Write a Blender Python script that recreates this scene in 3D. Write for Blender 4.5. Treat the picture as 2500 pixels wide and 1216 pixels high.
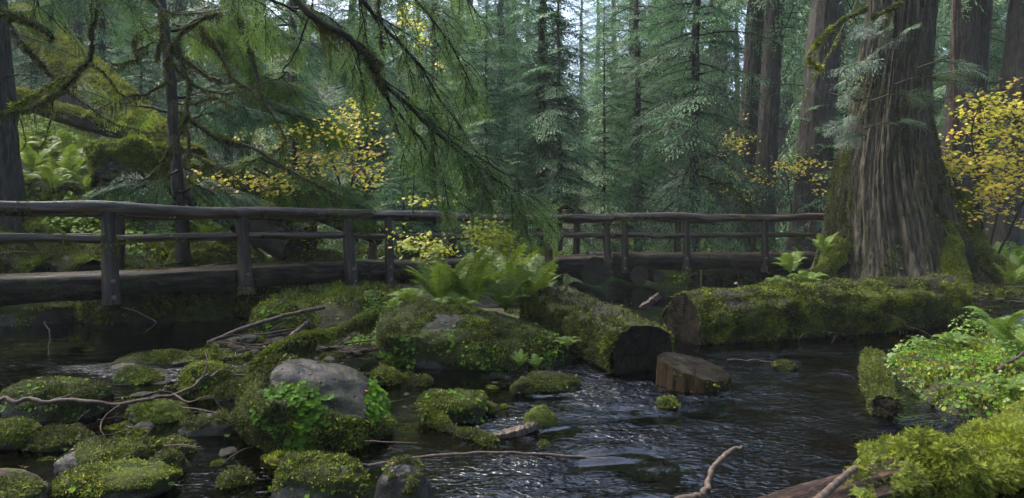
import bpy, math, random
import numpy as np
from mathutils import Vector, Matrix

# ------------------------------------------------------------------ scene, camera, light
S = bpy.context.scene
COL = S.collection
for o in list(bpy.data.objects): bpy.data.objects.remove(o)
R = math.radians
EYE = 1.5; FPX = 1600.0; CX = 1250.0; HY = 565.0
cam_d = bpy.data.cameras.new('camera'); cam = bpy.data.objects.new('camera', cam_d); COL.objects.link(cam)
cam.location = (0, 0, EYE); cam.rotation_euler = (R(90), 0, 0)
cam_d.sensor_width = 36; cam_d.lens = FPX/2500*36; cam_d.shift_y = -(608-HY)/2500.0
cam_d.clip_start = 0.1; cam_d.clip_end = 600
S.camera = cam
SUN_EL, SUN_AZ = 56.0, -58.0        # azimuth from +Y, negative = left (soft light from the upper left)
w = bpy.data.worlds.new("World"); S.world = w; w.use_nodes = True
nt = w.node_tree; nt.nodes.clear()
sky = nt.nodes.new('ShaderNodeTexSky'); sky.sky_type = 'NISHITA'; sky.sun_disc = False
sky.sun_elevation = R(SUN_EL); sky.sun_rotation = R(SUN_AZ); sky.air_density = 1.0; sky.dust_density = 4.5; sky.ozone_density = 1.5
bg = nt.nodes.new('ShaderNodeBackground'); bg.inputs[1].default_value = 0.15
wo = nt.nodes.new('ShaderNodeOutputWorld')
nt.links.new(sky.outputs[0], bg.inputs[0]); nt.links.new(bg.outputs[0], wo.inputs[0])
sd = bpy.data.lights.new('sun', 'SUN'); sd.energy = 1.3; sd.angle = R(32); sd.color = (1.0, 0.94, 0.84)
so = bpy.data.objects.new('sun', sd); COL.objects.link(so)
sdir = Vector((math.sin(R(SUN_AZ))*math.cos(R(SUN_EL)), math.cos(R(SUN_AZ))*math.cos(R(SUN_EL)), math.sin(R(SUN_EL))))
so.rotation_euler = sdir.to_track_quat('Z', 'Y').to_euler(); so.location = (0, 0, 60)
S.view_settings.view_transform = 'Standard'; S.view_settings.look = 'None'
S.view_settings.gamma = 1.0; S.view_settings.use_curve_mapping = False
S.view_settings.exposure = 1.98
S.render.engine = 'CYCLES'
cy = S.cycles
cy.use_denoising = True; cy.max_bounces = 6; cy.diffuse_bounces = 3; cy.glossy_bounces = 2
cy.transmission_bounces = 4; cy.transparent_max_bounces = 6; cy.volume_bounces = 1
cy.caustics_reflective = False; cy.caustics_refractive = False; cy.sample_clamp_indirect = 4.0
cy.use_adaptive_sampling = True; cy.adaptive_threshold = 0.02

# ------------------------------------------------------------------ helpers
def at(px, py, Y):                       # a point of the photograph at a chosen distance
    return np.array([(px-CX)/FPX*Y, Y, EYE-(py-HY)/FPX*Y])
def vnoise(p, seed=0):
    p = np.asarray(p, float); i = np.floor(p).astype(np.int64); f = p-i; f = f*f*(3-2*f)
    def hsh(a, b, c):
        h = (a*374761393 + b*668265263 + c*1274126177 + seed*974711) & 0xffffffff
        h = ((h ^ (h >> 13))*1274126177) & 0xffffffff
        h = ((h ^ (h >> 16))*2246822519) & 0xffffffff
        return (h ^ (h >> 15))/4294967296.0
    r = 0
    for dx in (0, 1):
        wx = f[..., 0] if dx else 1-f[..., 0]
        for dy in (0, 1):
            wy = f[..., 1] if dy else 1-f[..., 1]
            for dz in (0, 1):
                wz = f[..., 2] if dz else 1-f[..., 2]
                r = r + wx*wy*wz*hsh(i[..., 0]+dx, i[..., 1]+dy, i[..., 2]+dz)
    return r
def fbm(p, o=4, seed=0):
    p = np.asarray(p, float); a = 0.5; t = 0; s = 0
    for k in range(o):
        t = t + a*vnoise(p*(2.03**k)+17.3*k, seed+k); s += a; a *= 0.5
    return t/s*2-1
def sm(t): t = np.clip(t, 0, 1); return t*t*(3-2*t)
def unit(v): return v/np.maximum(np.linalg.norm(v, axis=-1, keepdims=True), 1e-9)
def rng(s): return np.random.default_rng(s)

class MB:
    def __init__(s): s.v = []; s.f = []; s.r = []; s.n = 0
    def add(s, v, f, r=None):
        v = np.asarray(v, np.float32).reshape(-1, 3); f = np.asarray(f, np.int64)
        s.v.append(v); s.f.append(f+s.n)
        s.r.append(np.full(len(v), .5, np.float32) if r is None else np.broadcast_to(np.asarray(r, np.float32), (len(v),)))
        s.n += len(v)
    def addmb(s, o):
        for v, f, r in zip(o.v, [f for f in o.f], o.r): pass
    def build(s, name, mat, parent=None, smooth=False, origin=None, mesh_only=False):
        v = np.concatenate(s.v); r = np.concatenate(s.r)
        if origin is not None: v = v-np.asarray(origin, np.float32)
        me = bpy.data.meshes.new(name)
        me.vertices.add(len(v)); me.vertices.foreach_set('co', v.ravel())
        idx = np.concatenate([f.ravel() for f in s.f]); cnt = np.concatenate([np.full(len(f), f.shape[1]) for f in s.f])
        st = np.concatenate([[0], np.cumsum(cnt)[:-1]])
        me.loops.add(len(idx)); me.loops.foreach_set('vertex_index', idx.astype(np.int32))
        me.polygons.add(len(cnt)); me.polygons.foreach_set('loop_start', st.astype(np.int32))
        me.polygons.foreach_set('use_smooth', np.full(len(cnt), smooth))
        me.update(calc_edges=True)
        at_ = me.attributes.new('rnd', 'FLOAT', 'POINT'); at_.data.foreach_set('value', r.astype(np.float32))
        me.materials.append(mat)
        if mesh_only: return me
        ob = bpy.data.objects.new(name, me); COL.objects.link(ob)
        if parent is not None: ob.parent = parent
        return ob
def tag(o, label=None, cat=None, group=None, kind=None):
    if label: o['label'] = label
    if cat: o['category'] = cat
    if group: o['group'] = group
    if kind: o['kind'] = kind
    return o
def empty(name, loc, label, cat, group=None, rz=0):
    o = bpy.data.objects.new(name, None); COL.objects.link(o); o.location = tuple(float(c) for c in loc)
    o.rotation_euler = (0, 0, rz); o.empty_display_size = .2
    return tag(o, label, cat, group)
def copy_tree(o, loc, rz=0, scale=1, label=None, group=None, tilt=(0, 0)):
    c = o.copy(); COL.objects.link(c)
    for ch in o.children:
        d = ch.copy(); COL.objects.link(d); d.parent = c
        for g in ch.children:
            e = g.copy(); COL.objects.link(e); e.parent = d
    c.location = tuple(float(k) for k in loc); c.rotation_euler = (tilt[0], tilt[1], rz)
    c.scale = (scale,)*3 if np.isscalar(scale) else scale
    if label: c['label'] = label
    if group: c['group'] = group
    return c

def grid_faces(nr, nc, wrap=True):       # rings x columns
    i = np.arange(nr-1)[:, None]*nc; j = np.arange(nc if wrap else nc-1)[None, :]; k = (j+1) % nc
    return np.stack([i+j, i+k, i+nc+k, i+nc+j], -1).reshape(-1, 4)
def smoothpath(pts, n):
    pts = np.asarray(pts, float); m = len(pts)
    if m == 2: t = np.linspace(0, 1, n)[:, None]; return pts[0]*(1-t)+pts[1]*t
    P = np.vstack([2*pts[0]-pts[1], pts, 2*pts[-1]-pts[-2]]); T = np.linspace(0, m-1-1e-6, n); i = T.astype(int); u = (T-i)[:, None]
    a, b, c, d = P[i], P[i+1], P[i+2], P[i+3]
    return .5*((2*b)+(-a+c)*u+(2*a-5*b+4*c-d)*u*u+(-a+3*b-3*c+d)*u**3)
def frames(P):
    T = unit(np.gradient(P, axis=0)); up = np.array([0, 0, 1.0])
    if abs(T[:, 2]).mean() > .8: up = np.array([0, 1.0, 0])
    A = unit(np.cross(T, up)); B = np.cross(T, A); return T, A, B
def tube(mb, pts, r0, r1=None, n=None, seg=7, wob=0.0, seed=0, rough=0.0, rfun=None, caps=True):
    n = n or max(4, len(pts)*3); P = smoothpath(pts, n); r1 = r0 if r1 is None else r1
    if wob: P = P+wob*np.stack([fbm(np.c_[np.arange(n)*.35, np.full(n, k*9.1), np.full(n, seed)], 2, seed) for k in range(3)], -1)
    T, A, B = frames(P); t = np.linspace(0, 1, n); rad = (r0+(r1-r0)*t) if rfun is None else rfun(t)
    th = np.linspace(0, 2*np.pi, seg, endpoint=False)
    rr = rad[:, None]*np.ones(seg)
    V = P[:, None]+rr[..., None]*(np.cos(th)[None, :, None]*A[:, None]+np.sin(th)[None, :, None]*B[:, None])
    if rough:
        N = unit(V-P[:, None]); V = V+N*(rough*fbm(V*(1.2/max(r0, .02)), 3, seed))[..., None]
    F = grid_faces(n, seg)
    mb.add(V, F)
    if caps:
        mb.add(np.vstack([P[-1:], V[-1]]), [[0, 1+k, 1+(k+1) % seg] for k in range(seg)])
        mb.add(np.vstack([P[:1], V[0]]), [[0, 1+(k+1) % seg, 1+k] for k in range(seg)])
    return P
def inst(mb, V, F, M, O, r=None):        # template V,F placed by matrices M(n,3,3) offsets O(n,3)
    n = len(O)
    if n == 0: return
    W = np.einsum('nij,vj->nvi', M, V)+O[:, None]
    Fi = (F[None]+(np.arange(n)*len(V))[:, None, None]).reshape(-1, F.shape[1])
    rr = None if r is None else (r if np.ndim(r) == 0 else (np.repeat(r, len(V)) if np.ndim(r) == 1 else r.ravel()))
    mb.add(W.reshape(-1, 3), Fi, rr)
def basis(d, nrm):                        # columns x=d, y=side, z=normal
    d = unit(d); s = unit(np.cross(nrm, d)); z = np.cross(d, s); return np.stack([d, s, z], -1)

# --- leaf templates: x = length direction, z = face normal
DIA = (np.array([[0, 0, 0], [.45, .5, .03], [1, 0, -.12], [.45, -.5, .03]]), np.array([[0, 1, 2, 3]]))
def star(lobes=5):                        # maple leaf
    pts = [(0, 0)]
    ang = [-140, -105, -75, -52, -35, -18, 0, 18, 35, 52, 75, 105, 140]
    rad = [.55, .42, .8, .5, .95, .55, 1.1, .55, .95, .5, .8, .42, .55]
    for a, r_ in zip(ang, rad): pts.append((r_*math.cos(R(a)), r_*math.sin(R(a))))
    V = np.array([[x+.2, y, -.12*(x*x+y*y)] for x, y in pts]); F = np.array([[0, k, k+1] for k in range(1, len(pts)-1)])
    return V*.6, F
STAR = star()
a_ = np.linspace(0, 2*np.pi, 9)[:-1]
RND = (np.vstack([[.45, 0, -.05], np.c_[.5+.5*np.cos(a_)*(1-.25*(np.cos(a_) < -.9)), .5*np.sin(a_), .06*np.sin(3*a_)]]), np.array([[0, 1+k, 1+(k+1) % 8] for k in range(8)]))

def spray(L=1.5, seed=0, step=.05, W=.45, leaf=.05, lw=.25, lstep=.03, droop=.35, rise=.1, start=.08, tdroop=.5, ang=58, nj=.35):
    """a flat conifer branch along +x: leaf quads + wood; numpy arrays"""
    g = rng(seed); n = int(L*(1-start)/step)
    s = start+(1-start)*(np.arange(n)+g.random(n)*.6)/n; s = np.repeat(s, 2)+g.normal(0, .006, 2*n); s = np.clip(s, 0, 1)
    side = np.tile([1, -1], n)
    bend = g.normal(0, .12)
    def cur(s): return np.stack([L*s*(1-.12*s*s), L*bend*s*s, L*(rise*s-droop*s*s)], -1)
    P0 = cur(s); T = unit(cur(s+.01)-cur(s-.01)); up = np.array([0, 0, 1.])
    B = unit(np.cross(up, T)); nr = np.cross(T, B)
    a = np.radians(ang+g.normal(0, 9, 2*n))
    D = unit(np.cos(a)[:, None]*T+(side*np.sin(a))[:, None]*B+nr*g.normal(-.05, .12, 2*n)[:, None])
    prof = np.sin(np.pi*np.clip(s*.93+.07, 0, 1)**.75)*.9+.12
    l = W*L*prof*g.uniform(.65, 1.15, 2*n)
    tn = unit(nr+g.normal(0, nj*.7, (2*n, 3)))
    m = max(3, int(W*L/lstep)); t = (np.arange(m)+.6)/m
    keep_n = np.maximum(2, (l/(W*L)*m*1.05)).astype(int)
    idx_t, idx_m = np.nonzero(np.arange(m)[None] < keep_n[:, None])
    tt = (idx_m+.3)/keep_n[idx_t]
    li = l[idx_t]; x = tt*li
    base = P0[idx_t]+D[idx_t]*x[:, None]; base[:, 2] -= tdroop*x*x
    Dd = D[idx_t].copy(); Dd[:, 2] -= 2*tdroop*x; Dd = unit(Dd)
    k = len(base); ls = np.where(np.arange(k) % 2, 1, -1)
    la = np.radians(38+g.normal(0, 12, k)); sidev = unit(np.cross(tn[idx_t], Dd))
    ld = np.cos(la)[:, None]*Dd+(ls*np.sin(la))[:, None]*sidev; ld[:, 2] -= .15
    ld = unit(ld); nn = unit(tn[idx_t]+g.normal(0, nj, (k, 3)))
    M = basis(ld, nn)
    sz = leaf*(1.15-.5*tt)*g.uniform(.7, 1.3, k)
    M = M*sz[:, None, None]; M[:, :, 1] *= lw; M[:, :, 2] *= .6
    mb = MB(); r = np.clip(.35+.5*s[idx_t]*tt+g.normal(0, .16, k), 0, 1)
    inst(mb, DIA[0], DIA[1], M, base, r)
    wd = MB(); tube(wd, cur(np.linspace(0, .97, 6)), .012*L, .003*L, n=7, seg=4, caps=False)
    for q in range(0, 2*n, 2):            # twig stems as thin tubes
        e = P0[q]+D[q]*l[q]*.9; e[2] -= tdroop*(l[q]*.9)**2
        mid = P0[q]+D[q]*l[q]*.5; mid[2] -= tdroop*(l[q]*.5)**2
        tube(wd, [P0[q], mid, e], .0032*L**.5, .0015, n=3, seg=3, caps=False)
    return mb, wd
def flat(mb):
    return np.concatenate(mb.v), np.concatenate(mb.f), np.concatenate(mb.r)
class Tmpl:
    def __init__(s, mbw):
        lf, wd = mbw; s.lv, s.lf, s.lr = flat(lf); s.wv, s.wf, _ = flat(wd)
def put(leafmb, woodmb, tm, M, O, g, dr=0.12):
    n = len(O); r = np.clip(tm.lr[None]+g.normal(0, dr, (n, 1)), 0, 1)
    inst(leafmb, tm.lv, tm.lf, M, O, r)
    if woodmb is not None: inst(woodmb, tm.wv, tm.wf, M, O)
def rotz(a):
    c, s_ = np.cos(a), np.sin(a); z = np.zeros_like(a); o = np.ones_like(a)
    return np.stack([np.stack([c, -s_, z], -1), np.stack([s_, c, z], -1), np.stack([z, z, o], -1)], -2)
def roty(a):
    c, s_ = np.cos(a), np.sin(a); z = np.zeros_like(a); o = np.ones_like(a)
    return np.stack([np.stack([c, z, s_], -1), np.stack([z, o, z], -1), np.stack([-s_, z, c], -1)], -2)
def rotx(a):
    c, s_ = np.cos(a), np.sin(a); z = np.zeros_like(a); o = np.ones_like(a)
    return np.stack([np.stack([o, z, z], -1), np.stack([z, c, -s_], -1), np.stack([z, s_, c], -1)], -2)

# ------------------------------------------------------------------ materials
def newmat(name):
    m = bpy.data.materials.new(name); m.use_nodes = True; m.node_tree.nodes.clear(); return m, m.node_tree
class NT:
    def __init__(s, nt): s.t = nt
    def n(s, typ, **kw):
        nd = s.t.nodes.new('ShaderNode'+typ)
        for k, v in kw.items():
            if k.startswith('_'): setattr(nd, k[1:], v)
            else: nd.inputs[k.replace('__', ' ')].default_value = v
        return nd
    def l(s, a, b): s.t.links.new(a, b)
    def noise(s, vec, scale, detail=4, rough=.55, dist=0):
        nd = s.n('TexNoise', Scale=scale, Detail=detail, Roughness=rough, Distortion=dist)
        if vec is not None: s.l(vec, nd.inputs['Vector'])
        return nd.outputs['Fac']
    def ramp(s, fac, stops):
        nd = s.n('ValToRGB'); e = nd.color_ramp.elements
        while len(e) < len(stops): e.new(.5)
        for k, (p, c) in enumerate(stops): e[k].position = p; e[k].color = (*c, 1) if len(c) == 3 else c
        s.l(fac, nd.inputs[0]); return nd.outputs[0]
    def mix(s, fac, a, b):
        nd = s.n('Mix', _data_type='RGBA'); ins = [i for i in nd.inputs if i.enabled]
        for src, i in ((fac, nd.inputs[0]), (a, nd.inputs[6]), (b, nd.inputs[7])):
            if hasattr(src, 'is_linked'): s.l(src, i)
            else: i.default_value = src if not isinstance(src, tuple) else (*src[:3], 1)
        return nd.outputs[2]
    def math(s, op, a, b=0.0, clamp=False):
        nd = s.n('Math', _operation=op); nd.use_clamp = clamp
        for src, i in ((a, nd.inputs[0]), (b, nd.inputs[1])):
            if hasattr(src, 'is_linked'): s.l(src, i)
            else: i.default_value = src
        return nd.outputs[0]
    def coord(s, kind='Object', scale=(1, 1, 1)):
        tc = s.n('TexCoord'); mp = s.n('Mapping'); mp.inputs['Scale'].default_value = scale
        s.l(tc.outputs[kind], mp.inputs[0]); return mp.outputs[0]
    def bump(s, h, strength=.5, dist=.02, normal=None):
        nd = s.n('Bump', Strength=strength, Distance=dist); s.l(h, nd.inputs['Height'])
        if normal is not None: s.l(normal, nd.inputs['Normal'])
        return nd.outputs[0]
    def out(s, sh): o = s.n('OutputMaterial'); s.l(sh, o.inputs['Surface'])
    def worldz(s):
        g = s.n('NewGeometry'); x = s.n('SeparateXYZ'); s.l(g.outputs['Normal'], x.inputs[0]); return x.outputs[2]

def leaf_mat(name, stops, transl=.35, rough=.42, spec=.5, vary=.25, tcol=1.4, nscale=.7, tr_rgb=(.22, .3, .03)):
    m, t = newmat(name); k = NT(t)
    a = k.n('Attribute', _attribute_name='rnd'); oi = k.n('ObjectInfo')
    nz = k.noise(k.coord(), nscale, 2)
    f = k.math('ADD', a.outputs['Fac'], k.math('MULTIPLY', k.math('SUBTRACT', nz, .5), vary*2))
    f = k.math('ADD', f, k.math('MULTIPLY', k.math('SUBTRACT', oi.outputs['Random'], .5), vary), True)
    c = k.ramp(f, stops)
    p = k.n('BsdfPrincipled', Roughness=rough); k.l(c, p.inputs['Base Color']); p.inputs['Specular IOR Level'].default_value = spec
    tr = k.n('BsdfTranslucent'); mc = k.mix(.5, c, tuple(q*tcol for q in tr_rgb)); k.l(mc, tr.inputs[0])
    ms = k.n('MixShader', Fac=transl); k.l(p.outputs[0], ms.inputs[1]); k.l(tr.outputs[0], ms.inputs[2]); k.out(ms.outputs[0]); return m
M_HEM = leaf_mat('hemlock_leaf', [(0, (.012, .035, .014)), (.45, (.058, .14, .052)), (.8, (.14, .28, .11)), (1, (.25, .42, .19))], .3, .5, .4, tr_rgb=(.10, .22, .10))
M_HEMB = leaf_mat('bright_hemlock_leaf', [(0, (.025, .06, .012)), (.45, (.075, .17, .025)), (.8, (.16, .32, .035)), (1, (.28, .46, .06))], .42, .5, .3)
M_HEMN = leaf_mat('near_hemlock_leaf', [(0, (.016, .04, .012)), (.4, (.042, .10, .026)), (.75, (.10, .21, .05)), (1, (.19, .33, .10))], .42, .38, .6, tr_rgb=(.16, .27, .05))
M_CED = leaf_mat('cedar_leaf', [(0, (.03, .07, .05)), (.5, (.07, .14, .1)), (1, (.14, .24, .15))], .25, .4, .7)
M_FERN = leaf_mat('fern_leaf', [(0, (.035, .065, .008)), (.5, (.085, .165, .016)), (.85, (.16, .26, .025)), (1, (.32, .28, .04))], .35, .42, .5, .25, 1.3, 1.5)
M_HERB = leaf_mat('herb_leaf', [(0, (.025, .06, .006)), (.5, (.065, .15, .012)), (.9, (.13, .28, .014)), (1, (.26, .36, .025))], .4, .6, .14, .3, 1.3, 1.2)
M_YEL = leaf_mat('yellow_maple_leaf', [(0, (.34, .32, .03)), (.4, (.62, .5, .04)), (.8, (.8, .56, .06)), (1, (.7, .32, .1))], .4, .45, .4, .2, 3.0)
M_YGR = leaf_mat('yellow_green_maple_leaf', [(0, (.16, .22, .02)), (.5, (.42, .42, .03)), (1, (.7, .56, .05))], .4, .45, .4, .3, 2.0)
M_MOSS = leaf_mat('moss_frond', [(0, (.016, .014, .005)), (.3, (.035, .045, .006)), (.55, (.12, .155, .009)), (.8, (.25, .285, .015)), (1, (.42, .4, .03))], .15, .65, .3, .5, 1.0, 3.5)
M_MOSSB = leaf_mat('bright_moss_frond', [(0, (.025, .03, .006)), (.35, (.075, .095, .008)), (.7, (.155, .195, .011)), (1, (.30, .33, .022))], .18, .6, .3, .4, 1.2, 3)
M_MOSSP = leaf_mat('pale_moss_frond', [(0, (.07, .075, .015)), (.4, (.17, .18, .03)), (.75, (.30, .31, .06)), (1, (.42, .41, .1))], .15, .7, .2, .4, 1.0, 1.5)
M_HANG = leaf_mat('hanging_moss_strand', [(0, (.02, .025, .008)), (.5, (.055, .06, .015)), (1, (.12, .12, .03))], .25, .7, .2, .3, 1.0, 3)

def wood_mat(name, stops, stretch=(9, 9, .8), scale=3, rough=(.35, .7), bump=.8, dist=.015, moss=None, mossthr=.55, spec=.5, fine=8):
    """grain runs along the object's local z"""
    m, t = newmat(name); k = NT(t)
    co = k.coord('Object', stretch); big = k.coord('Object')
    n1 = k.noise(co, scale, 6, .65, .3); n2 = k.noise(co, scale*fine, 3, .6); n3 = k.noise(big, 1.7, 4)
    c = k.ramp(n1, stops)
    c = k.mix(k.math('MULTIPLY', n2, .5), c, k.mix(.5, c, (.0, .0, .0)))
    h = k.math('ADD', n1, k.math('MULTIPLY', n2, .35))
    if moss:
        msk = k.math('MULTIPLY', k.math('SUBTRACT', k.noise(big, 2.6, 5, .65), mossthr), 9, True)
        c = k.mix(msk, c, moss); h = k.math('ADD', h, k.math('MULTIPLY', k.noise(big, 60, 3), msk))
    p = k.n('BsdfPrincipled'); k.l(c, p.inputs['Base Color']); p.inputs['Specular IOR Level'].default_value = spec
    rr = k.n('MapRange'); k.l(n3, rr.inputs[0]); rr.inputs[1].default_value = .3; rr.inputs[2].default_value = .7
    rr.inputs[3].default_value = rough[0]; rr.inputs[4].default_value = rough[1]; k.l(rr.outputs[0], p.inputs['Roughness'])
    k.l(k.bump(h, bump, dist), p.inputs['Normal']); k.out(p.outputs[0]); return m
M_WET = wood_mat('wet_weathered_wood', [(.25, (.006, .004, .003)), (.48, (.026, .016, .010)), (.58, (.082, .052, .033)), (.7, (.16, .12, .09))], (4.5, 4.5, .35), 3.2, (.2, .48), .9, .012, (.03, .038, .01), .62, .5)
M_POST = wood_mat('dark_post_wood', [(.32, (.005, .004, .003)), (.5, (.024, .017, .011)), (.66, (.07, .05, .033))], (5, 5, .5), 3.2, (.5, .75), .9, .012, (.03, .034, .01), .6, .3)
M_LOGB = wood_mat('black_wet_bark', [(.36, (.004, .003, .002)), (.5, (.02, .014, .01)), (.66, (.065, .045, .034))], (4, 4, .8), 4, (.45, .75), 1.0, .03, (.03, .036, .01), .50, .18)
M_CEDB = wood_mat('cedar_bark', [(.34, (.010, .007, .004)), (.46, (.042, .034, .021)), (.62, (.115, .1, .063))], (9, 9, .6), 2.0, (.6, .85), 1.0, .06, (.04, .048, .014), .53, .3)
M_TRNK = wood_mat('conifer_bark', [(.34, (.010, .008, .007)), (.5, (.034, .029, .023)), (.66, (.07, .061, .049))], (6, 6, 1.0), 3, (.6, .85), 1.0, .03, (.04, .05, .015), .62, .3)
M_TWIG = wood_mat('dark_twig_bark', [(.3, (.008, .006, .004)), (.6, (.024, .018, .012)), (.8, (.05, .04, .028))], (4, 4, 4), 4, (.6, .85), .4, .004, (.03, .036, .01), .5, .2)
M_STICK = wood_mat('wet_brown_stick', [(.34, (.012, .006, .004)), (.5, (.04, .021, .013)), (.66, (.11, .065, .043))], (6, 6, 3), 5, (.6, .85), .6, .005)
M_PALE = wood_mat('pale_driftwood', [(.34, (.02, .013, .008)), (.5, (.07, .045, .028)), (.66, (.16, .11, .075))], (9, 9, 2.5), 5, (.6, .85), .8, .006)
M_ROT = wood_mat('rotten_orange_wood', [(.3, (.007, .006, .003)), (.46, (.022, .016, .008)), (.55, (.05, .024, .009)), (.6, (.014, .014, .006))], (9, 9, 1.2), 3, (.6, .85), 1.0, .02, (.03, .036, .008), .52, .12)
M_CUT = wood_mat('wet_cut_wood', [(.3, (.006, .005, .004)), (.55, (.018, .014, .011)), (.8, (.045, .035, .027))], (3, 3, 3), 3, (.7, .9), .5, .006, (.02, .026, .008), .58, .15)
def cut_mat():
    m, t = newmat('sawn_wet_wood'); k = NT(t); co = k.coord(); x = k.n('SeparateXYZ'); k.l(co, x.inputs[0])
    n1 = k.noise(co, 5, 5, .65); n2 = k.noise(co, 30, 4, .7)
    r = k.math('POWER', k.math('ADD', k.math('MULTIPLY', x.outputs[0], x.outputs[0]), k.math('MULTIPLY', x.outputs[1], x.outputs[1])), .5)
    ring = k.math('SINE', k.math('MULTIPLY', k.math('ADD', r, k.math('MULTIPLY', n1, .06)), 150.0))
    an = k.math('ARCTAN2', x.outputs[1], x.outputs[0]); cr = k.math('POWER', k.math('ABSOLUTE', k.math('SINE', k.math('MULTIPLY', k.math('ADD', an, k.math('MULTIPLY', n1, .9)), 3.5))), 40.0)
    f = k.math('ADD', k.math('MULTIPLY', n1, .75), k.math('ADD', k.math('MULTIPLY', n2, .2), k.math('MULTIPLY', ring, .035)))
    c = k.ramp(f, [(.32, (.004, .003, .0025)), (.47, (.012, .010, .008)), (.6, (.032, .026, .02)), (.7, (.08, .055, .036))])
    c = k.mix(k.math('MULTIPLY', cr, .8), c, (.004, .003, .003)); g = k.math('MULTIPLY', k.math('SUBTRACT', k.noise(co, 7, 5, .7), .54), 8, True); c = k.mix(g, c, (.02, .026, .007))
    p = k.n('BsdfPrincipled', Roughness=.85); k.l(c, p.inputs['Base Color']); p.inputs['Specular IOR Level'].default_value = .05
    k.l(k.bump(k.math('SUBTRACT', k.math('ADD', f, k.math('MULTIPLY', ring, .25)), k.math('MULTIPLY', cr, 1.5)), .6, .006), p.inputs['Normal']); k.out(p.outputs[0]); return m
M_CUT = cut_mat()
M_RUST = wood_mat('rusty_bolt_metal', [(.3, (.05, .045, .04)), (.6, (.12, .11, .1)), (.8, (.2, .18, .16))], (9, 9, 9), 9, (.3, .5), .4, .002)

def mossbase_mat(name, dark=(.012, .016, .005), mid=(.04, .052, .009), lite=(.09, .105, .015)):
    m, t = newmat(name); k = NT(t); co = k.coord()
    n1 = k.noise(co, 5, 5, .7); n2 = k.noise(co, 70, 4, .7)
    c = k.ramp(k.math('ADD', k.math('MULTIPLY', n1, .5), k.math('MULTIPLY', n2, .5)), [(.32, dark), (.5, mid), (.7, lite)])
    p = k.n('BsdfPrincipled', Roughness=.85); k.l(c, p.inputs['Base Color']); p.inputs['Specular IOR Level'].default_value = .25
    k.l(k.bump(k.math('ADD', n2, n1), 1.0, .03), p.inputs['Normal']); k.out(p.outputs[0]); return m
M_MBASE = mossbase_mat('moss_cushion')
M_MBASEB = mossbase_mat('bright_moss_cushion', (.02, .03, .005), (.07, .1, .01), (.15, .18, .02))

def rock_mat():
    m, t = newmat('wet_basalt'); k = NT(t); co = k.coord()
    n1 = k.noise(co, 3.5, 6, .65); n2 = k.noise(co, 38, 5, .7)
    v = k.n('TexVoronoi', Scale=14.0); k.l(co, v.inputs['Vector'])
    pit = k.math('MULTIPLY', k.math('SUBTRACT', .22, v.outputs['Distance']), 5, True)
    c = k.ramp(k.math('ADD', k.math('MULTIPLY', n1, .5), k.math('MULTIPLY', n2, .5)), [(.3, (.005, .0045, .004)), (.5, (.007, .006, .0055)), (.68, (.021, .0195, .0195))])
    g = k.math('MULTIPLY', k.math('SUBTRACT', k.noise(co, 3.1, 6, .72), .45), 5, True)
    c = k.mix(g, c, (.022, .026, .007)); c = k.mix(k.math('MULTIPLY', pit, .7), c, (.01, .01, .01))
    p = k.n('BsdfPrincipled'); k.l(c, p.inputs['Base Color'])
    rr = k.n('MapRange'); k.l(n1, rr.inputs[0]); rr.inputs[1].default_value = .35; rr.inputs[2].default_value = .65; rr.inputs[3].default_value = .4; rr.inputs[4].default_value = .75; p.inputs['Specular IOR Level'].default_value = .4
    k.l(rr.outputs[0], p.inputs['Roughness'])
    h = k.math('SUBTRACT', k.math('ADD', n1, k.math('MULTIPLY', n2, .4)), k.math('MULTIPLY', pit, .6))
    k.l(k.bump(h, .9, .03), p.inputs['Normal']); k.out(p.outputs[0]); return m
M_ROCK = rock_mat()
def ground_mat():
    m, t = newmat('forest_floor'); k = NT(t); g = k.n('NewGeometry'); co = g.outputs['Position']
    x = k.n('SeparateXYZ'); k.l(co, x.inputs[0])
    n1 = k.noise(co, .9, 5, .6); n2 = k.noise(co, 9, 5, .7); n3 = k.noise(co, 45, 4, .7)
    soil = k.ramp(n3, [(.3, (.008, .005, .003)), (.5, (.026, .016, .01)), (.64, (.07, .038, .02)), (.8, (.14, .09, .05))])
    moss = k.ramp(k.math('ADD', k.math('MULTIPLY', n3, .6), k.math('MULTIPLY', n2, .4)), [(.3, (.012, .018, .005)), (.5, (.045, .06, .01)), (.7, (.1, .12, .017))])
    f = k.math('MULTIPLY', k.math('SUBTRACT', k.math('ADD', k.math('MULTIPLY', n1, .6), k.math('MULTIPLY', n2, .4)), .46), 12, True)
    land = k.mix(f, soil, moss)
    v = k.n('TexVoronoi', Scale=9.0); k.l(co, v.inputs['Vector'])
    bed = k.ramp(v.outputs['Color'], [(0, (.012, .009, .006)), (.5, (.032, .024, .014)), (1, (.075, .055, .035))])
    bed = k.mix(k.math('MULTIPLY', k.math('SUBTRACT', n2, .52), 8, True), bed, (.02, .045, .008))
    wet = k.math('MULTIPLY', k.math('ADD', x.outputs[2], -.02), 25, True)
    c = k.mix(wet, bed, land)
    p = k.n('BsdfPrincipled', Roughness=.75); k.l(c, p.inputs['Base Color']); p.inputs['Specular IOR Level'].default_value = .3
    h = k.math('ADD', k.math('ADD', n2, k.math('MULTIPLY', n3, .6)), k.math('MULTIPLY', v.outputs['Distance'], k.math('SUBTRACT', 1, wet)))
    k.l(k.bump(h, 1.0, .05), p.inputs['Normal']); k.out(p.outputs[0]); return m
M_GRD = ground_mat()
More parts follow.
